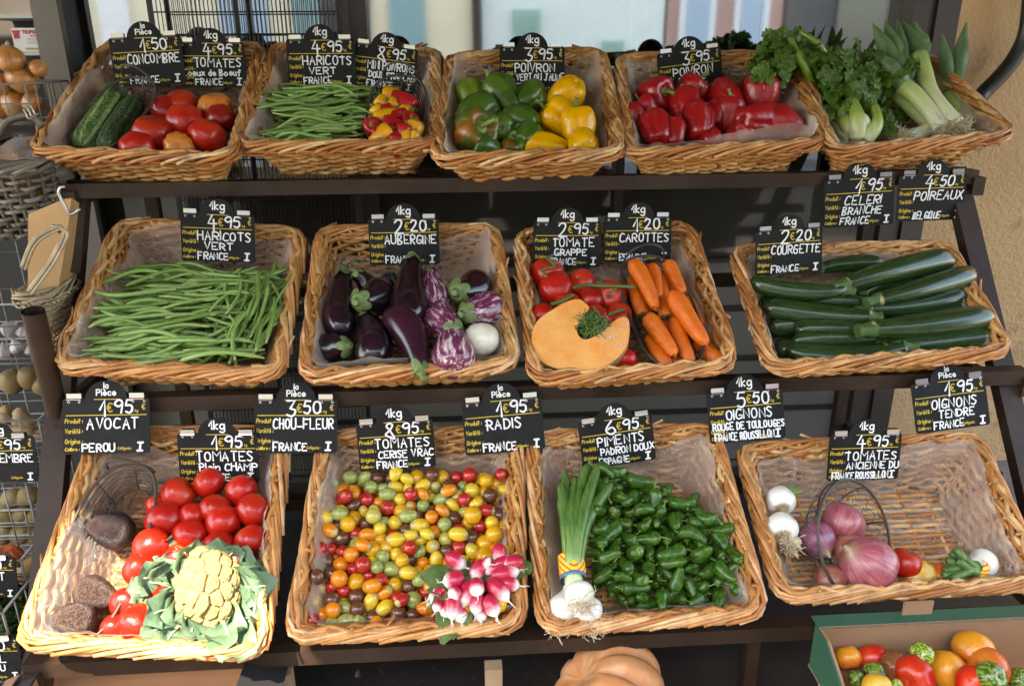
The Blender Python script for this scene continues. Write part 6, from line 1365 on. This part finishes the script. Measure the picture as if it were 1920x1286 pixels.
# shop shelf behind them
def shelf(px0, px1, py, y, lb): 
    a, b_ = at_y(px0, py, y), at_y(px1, py, y); tag(boxT('shelf_board', a.x, b_.x, y, y+.3, a.z-.012, a.z, SHELFW), lb, 'shelf')
shelf(-60, 73, 97, .75, 'white shelf carrying the printed carton at the upper left'); shelf(-60, 73, 27, .85, 'upper white shelf carrying the blue packet')
tag(boxT('shop_back_board', -3.4, at_y(76, 60, 1.1).x, 1.1, 1.12, 1.0, 3, plain('dim_wall', (.06, .052, .045), .9)), 'dim back board of the shop shelves at the upper left', 'board')
a, b_ = at_y(18, 53, .745), at_y(96, 96, .745); ct = empty('carton', ((a.x+b_.x)/2, .80, b_.z), 'white carton with red emblem and red lettering on the shelf', 'carton'); W_ = b_.x-a.x; H_ = a.z-b_.z
q = MB(); q.box((0, 0, H_/2), (W_, .10, H_)); q.build('box', PAPERW, ct, False)
ik = Ink(-.0505); ik.text('TOUPON CO', -W_*.20, H_*.76, H_*.13, .0028, maxw=W_*.62); ik.text('les savons', 0, H_*.64, H_*.06, .0014, maxw=W_*.4); ik.build('red_lettering', PRINTR, ct)
q = MB(); q.box((-W_*.38, -.0508, H_*.72), (W_*.15, .001, H_*.36)); q.box((-W_*.38, -.0512, H_*.85), (W_*.20, .001, H_*.10)); q.build('emblem', PRINTR, ct, False)
ik = Ink(-.0505)
for k in range(5): ik.line([(-W_*.12, H_*(.55-.06*k)), (W_*.45, H_*(.55-.06*k))], .0013)
ik.build('small_print', PRINTG, ct); q = MB(); q.box((W_*.1, -.0508, H_*.10), (W_*.6, .001, H_*.10)); q.build('gold_panel', plain('gold_panel', (.45, .30, .08), .5), ct, False)
a, b_ = at_y(48, -16, .86), at_y(74, 26, .86); bp = empty('packet', ((a.x+b_.x)/2, .9, b_.z), 'blue packet with red and white label on the upper shelf', 'packet'); q = MB(); q.box((0, 0, (a.z-b_.z)/2), (b_.x-a.x, .06, a.z-b_.z)); q.build('bag', BLUEP, bp, False)
q = MB(); q.add(xf(lathe([(0, 0), (1, 0), (1, .1)], 4, 20)[0], bmat(Vector((.004, -.0305, (a.z-b_.z)*.5)), .018, (0, 1, 0))), lathe([(0, 0), (1, 0), (1, .1)], 4, 20)[1]); q.build('label', PAPERW, bp); q = MB(); q.box((.004, -.0312, (a.z-b_.z)*.62), (.022, .002, .012)); q.build('red_mark', PRINTR, bp, False)
# things on a shelf inside the left pane
a = at_y(140, 33, .95); b_ = at_y(290, 33, .95); tag(boxT('shelf_board', a.x, b_.x, .9, 1.2, a.z-.014, a.z, plain('wood_shelf', (.45, .30, .16), .6)), 'wooden shelf inside the window, left of the grille', 'shelf')
a = at_y(152, -5, .93); b_ = at_y(196, 31, .93); tag(boxT('carton', a.x, b_.x, .93, 1.0, b_.z, a.z, GREENP), 'green carton on the wooden shelf inside the window', 'carton')
a = at_y(183, 55, .93); b_ = at_y(222, 88, .93); tag(boxT('paper_poster', a.x, b_.x, .93, .934, b_.z, a.z, PAPERW), 'pale paper notice inside the window at left', 'notice')
# dark woven basket with wrapped bags
def woven_tub(label, name, px0, px1, pyt, pyb, y0, dep, mat_, rows, tiltx=0):
    a, b_ = at_y(px0, pyt, y0), at_y(px1, pyb, y0); W_ = b_.x-a.x; H_ = a.z-b_.z; e = empty(name, ((a.x+b_.x)/2, y0, a.z), label, 'basket'); e.rotation_euler = (rad(tiltx), 0, 0)
    sh = Shape([(-W_/2, 0), (W_/2, 0), (W_/2, dep), (-W_/2, dep)], H_, (W_*.14, dep*.14), .32); wicker(name, sh, e, rows, .03*(W_*3 if W_ < .2 else 1), .0058 if W_ > .2 else .0034, .006 if W_ > .2 else .0035, mat_, mat_, True, .0065 if W_ > .2 else .0034); return e
woven_tub('dark grey woven basket holding wrapped bags at the left edge', 'grey_basket', -130, 108, 305, 462, -.02, .26, GREYW, 13, 8)
def crumple(name, C, sx, sy, sz, m, lb, cat, seed):
    q = MB(); V, f = lathe([(0, -1), (.7, -.9), (1, -.3), (.95, .4), (.6, .85), (.2, 1.0), (0, 1.02)], 22, 36); V = np.array([Vector(v)+noise.noise_vector(Vector(v)*2.1+Vector((seed, 0, 0)))*.28+noise.noise_vector(Vector(v)*5+Vector((seed, 3, 0)))*.10 for v in V])*np.array([sx, sy, sz]); q.add(V, f); o = q.build(name, m); o.location = C; return tag(o, lb, cat)
crumple('wrapped_bag', at_y(20, 330, .08), .075, .06, .06, ORNG, 'shiny orange wrapped bag in the dark grey woven basket', 'bag', 2)
crumple('wrapped_bag', at_y(70, 300, .10), .085, .07, .05, LINER, 'clear crinkled bag on top in the dark grey woven basket', 'bag', 5); crumple('wrapped_bag', at_y(62, 322, .14), .09, .06, .045, BAGF, 'grey foil bag in the dark grey woven basket', 'bag', 9)
q = MB()
for k in range(3):
    hp = [at_y(px, py+2*k, .03+.008*k) for px, py in ((-40,290),(-6,250),(12,228),(40,217),(62,219),(80,235))]; q.tube(cat_rom([tuple(p) for p in hp], 24), .0065, 7, a=random.random())
tag(q.build('basket_handle', GREYW), 'arched grey woven handle under the onion basket', 'handle')
q = MB()
for dx in (0, 8, 16): q.tube(cat_rom([tuple(at_y(px+dx*.8, py-dx*.5, .02)) for px, py in ((44,205),(50,216),(52,222),(60,222))], 10), .0018, 6)
tag(q.build('wire_hook', STEEL2), 'small bright steel hooks by the onion basket corner', 'hook')
# hanging basket of kraft bags
e = woven_tub('pale woven hanging basket holding kraft paper bags', 'pale_basket', 24, 112, 548, 688, -.19, .16, PALEW, 14, 0)
q = MB()
for k in range(4):
    for (pa, pb, pc) in (((40,500),(62,450),(105,424)),((52,545),(92,490),(118,440))):
        hp = [at_y(px+k*2.5, py+k*2, -.20-.004*(k % 2)) for px, py in (pa, pb, pc, (116,428))]; q.tube(cat_rom([tuple(p) for p in hp], 20), .0032, 6, a=random.random())
o = q.build('handle', PALEW, e); o.matrix_parent_inverse = Matrix.Translation(-e.location)
kb = empty('paper_bags', at_y(95, 520, -.12), 'stack of brown kraft paper bags standing in the pale hanging basket', 'paper bags'); c0 = kb.location.copy()
ol = [(53,402),(118,374),(134,372),(128,420),(122,470),(108,545),(112,560),(110,572),(92,600),(52,570)]
for k in range(7):
    y_ = -.150+.008*k; pts = [at_y(px+2.2*k, py+(3.2*k if i > 4 else 1.5*k), y_)-c0 for i, (px, py) in enumerate(ol)]; n_ = len(pts); q = MB(); q.add([tuple(p) for p in pts]+[tuple(p+Vector((0, .004, 0))) for p in pts], [tuple(range(n_)), tuple(range(n_, 2*n_))[::-1]]+[(i, n_+i, n_+(i+1) % n_, (i+1) % n_) for i in range(n_)]); q.build('bag', KRAFT, kb, False)
hk = [at_y(px, py, -.15) for px, py in ((150,392),(132,402),(118,380),(110,362),(114,352),(122,350))]; q = MB(); q.tube(cat_rom([tuple(p) for p in hk], 24), .0032, 7); tag(q.build('steel_hook', STEEL2), 'bright steel hook hanging from the left end of the top rail', 'hook')
q = MB(); q.tube([tuple(at_y(100, 422, -.19)), tuple(at_y(112, 436, -.18))], .0036, 8); tag(q.build('steel_pin', STEEL2), 'short steel pin holding the handle of the pale hanging basket', 'pin')
# garlic, ginger, potatoes, pumpkins, parsley
wire_basket('white wire basket of garlic heads left of the paper bags', -20, 613, 62, 680, LY-.02, .2, 5, 3)
gk = K('garlic_head', 'garlic', L([(.05, 1.25), (.12, 1.0), (.22, .82), (.6, .55), (.95, .1), (1, -.2), (.75, -.55), (.3, -.66), (0, -.66)], 20, 36, lambda th, t: 1-.10*(1-np.abs(np.cos(4*th)))**1.5), GARL)
for i, (px, py, rp, lb) in enumerate(((8,660,17,'garlic head at the left behind the wires'),(34,650,17,'garlic head in the middle behind the wires'),(20,618,18,'garlic head on top of the others'),(58,655,13,'garlic head at the right end'),(46,622,15,'garlic head on top at the right'))): pick(px, py, LY+.05, rp, gk, (random.gauss(0, .5), .8, .3), lb+' of the garlic basket', 'garlic heads')
wire_basket('white wire basket of ginger roots', -20, 790, 84, 838, LY-.08, .22, 6, 3)
def ginger(px, py, s, lb, seed):
    e = at_y(px, py, LY-.01); q = MB(); rs = random.Random(seed); k = pxs(e)*s
    for i in range(4):
        c = Vector((rs.uniform(-1, 1), rs.uniform(-.3, .3), rs.uniform(-.4, .5)))*k*.7; V, f = lathe([(0, -1), (.6, -.85), (.95, -.3), (1, .3), (.7, .85), (0, 1)], 12, 16, None, .2, .15, seed+i); q.add(xf(V, bmat(c, k*.5, (rs.gauss(0, 1), rs.gauss(0, .4), rs.gauss(.3, .6)), 0, (.8, .8, 1.25))), f)
    o = q.build('ginger_root', GING); o.location = e; tag(o, lb, 'ginger', 'ginger roots')
ginger(30, 782, 32, 'knobbly ginger root at the back of its basket', 1); ginger(50, 812, 30, 'forked ginger root in the middle, pale broken end up', 2); ginger(80, 818, 20, 'small ginger root at the right end of its basket', 3)
wire_basket('white wire basket of potatoes in the shade', -20, 905, 78, 1024, -.26, .2, 5, 4)
pk_ = K('potato', 'potato', L([(0, -1.2), (.6, -1.05), (.95, -.5), (1, .2), (.8, .9), (.4, 1.15), (0, 1.2)], 16, 22, None, .1, .12, 2), POTA)
for i, (px, py, rp) in enumerate(((14,965,20),(42,962,18),(66,968,17),(25,935,18),(52,932,18),(10,1003,17),(40,1000,18),(64,1002,16),(22,715,20),(55,708,18),(80,722,16))):
    pick(px, py, LY+.08 if py < 800 else -.19, rp, pk_, (random.gauss(0, 1), .3, .2), f"yellow potato in the {'dark wire rack above the ginger' if py < 800 else 'shaded wire basket'}, {ORD[(i if i < 8 else i-8)+1]} of those from {'the front' if py > 800 else 'left'}", 'potatoes')
ppk = recolor(dict(pu), PUMPR); pick(10, 1048, -.33, 32, ppk, (0, 1, .2), 'red pumpkin at the left edge above the parsley')
pick(62, 1075, -.34, 26, K('butternut', 'butternut squash', L([(0, -1.2), (.6, -1.1), (1, -.5), (.9, .1), (.6, .7), (.55, 1.2), (.4, 1.4), (0, 1.42)], 20, 24), BUTT), (.3, -.8, -.3), 'pale butternut squash beside the red pumpkin')
wire_basket('white wire basket of squashes above the parsley', -20, 1052, 52, 1100, -.42, .2, 3, 3)
wire_basket('low white wire tray of parsley', -20, 1150, 40, 1275, -.52, .2, 5, 4)
pa = empty('parsley_bunch', at_y(15, 1128, -.40), 'dark green curly parsley at the lower left edge', 'parsley'); q = MB()
for i in range(700):
    p = Vector((random.uniform(-.14, .045), random.uniform(-.09, .12), random.gauss(0, .035)-random.random()*.07)); V, f = leaf_grid(.02, .011, lambda t: np.clip(np.sin(np.pi*t*.9+.1), .05, 1)*(.7+.4*np.abs(np.sin(t*11))), 7, 5, cup=.5, ruf=.006, ph=i, freq=12)
    q.add(xf(V, bmat(p, 1, (random.gauss(0, 1), random.gauss(-.3, 1), random.gauss(.6, .6)), random.random()*6) @ Matrix.Rotation(rad(80), 4, 'X')), f, 0, random.random())
q.build('foliage', PARS, pa)
for a in ((0,861,134,1,-.285,'1kg','9 95',['GINGEMBRE','','INDE'],'black sign ending in gembre cut by the left edge'),(-32,1082,122,3,-.44,'1kg','2 50',['        OT','',''],'small black sign by the pumpkins cut by the left edge'),(-28,1236,132,1,-.545,'la Pièce','1 50',['PERSIL','PLAT OU','FRANCE'],'black parsley sign at the lower left corner')):
    sign(*a[:7], a[7], a[8], group=None, clips=(.3,))
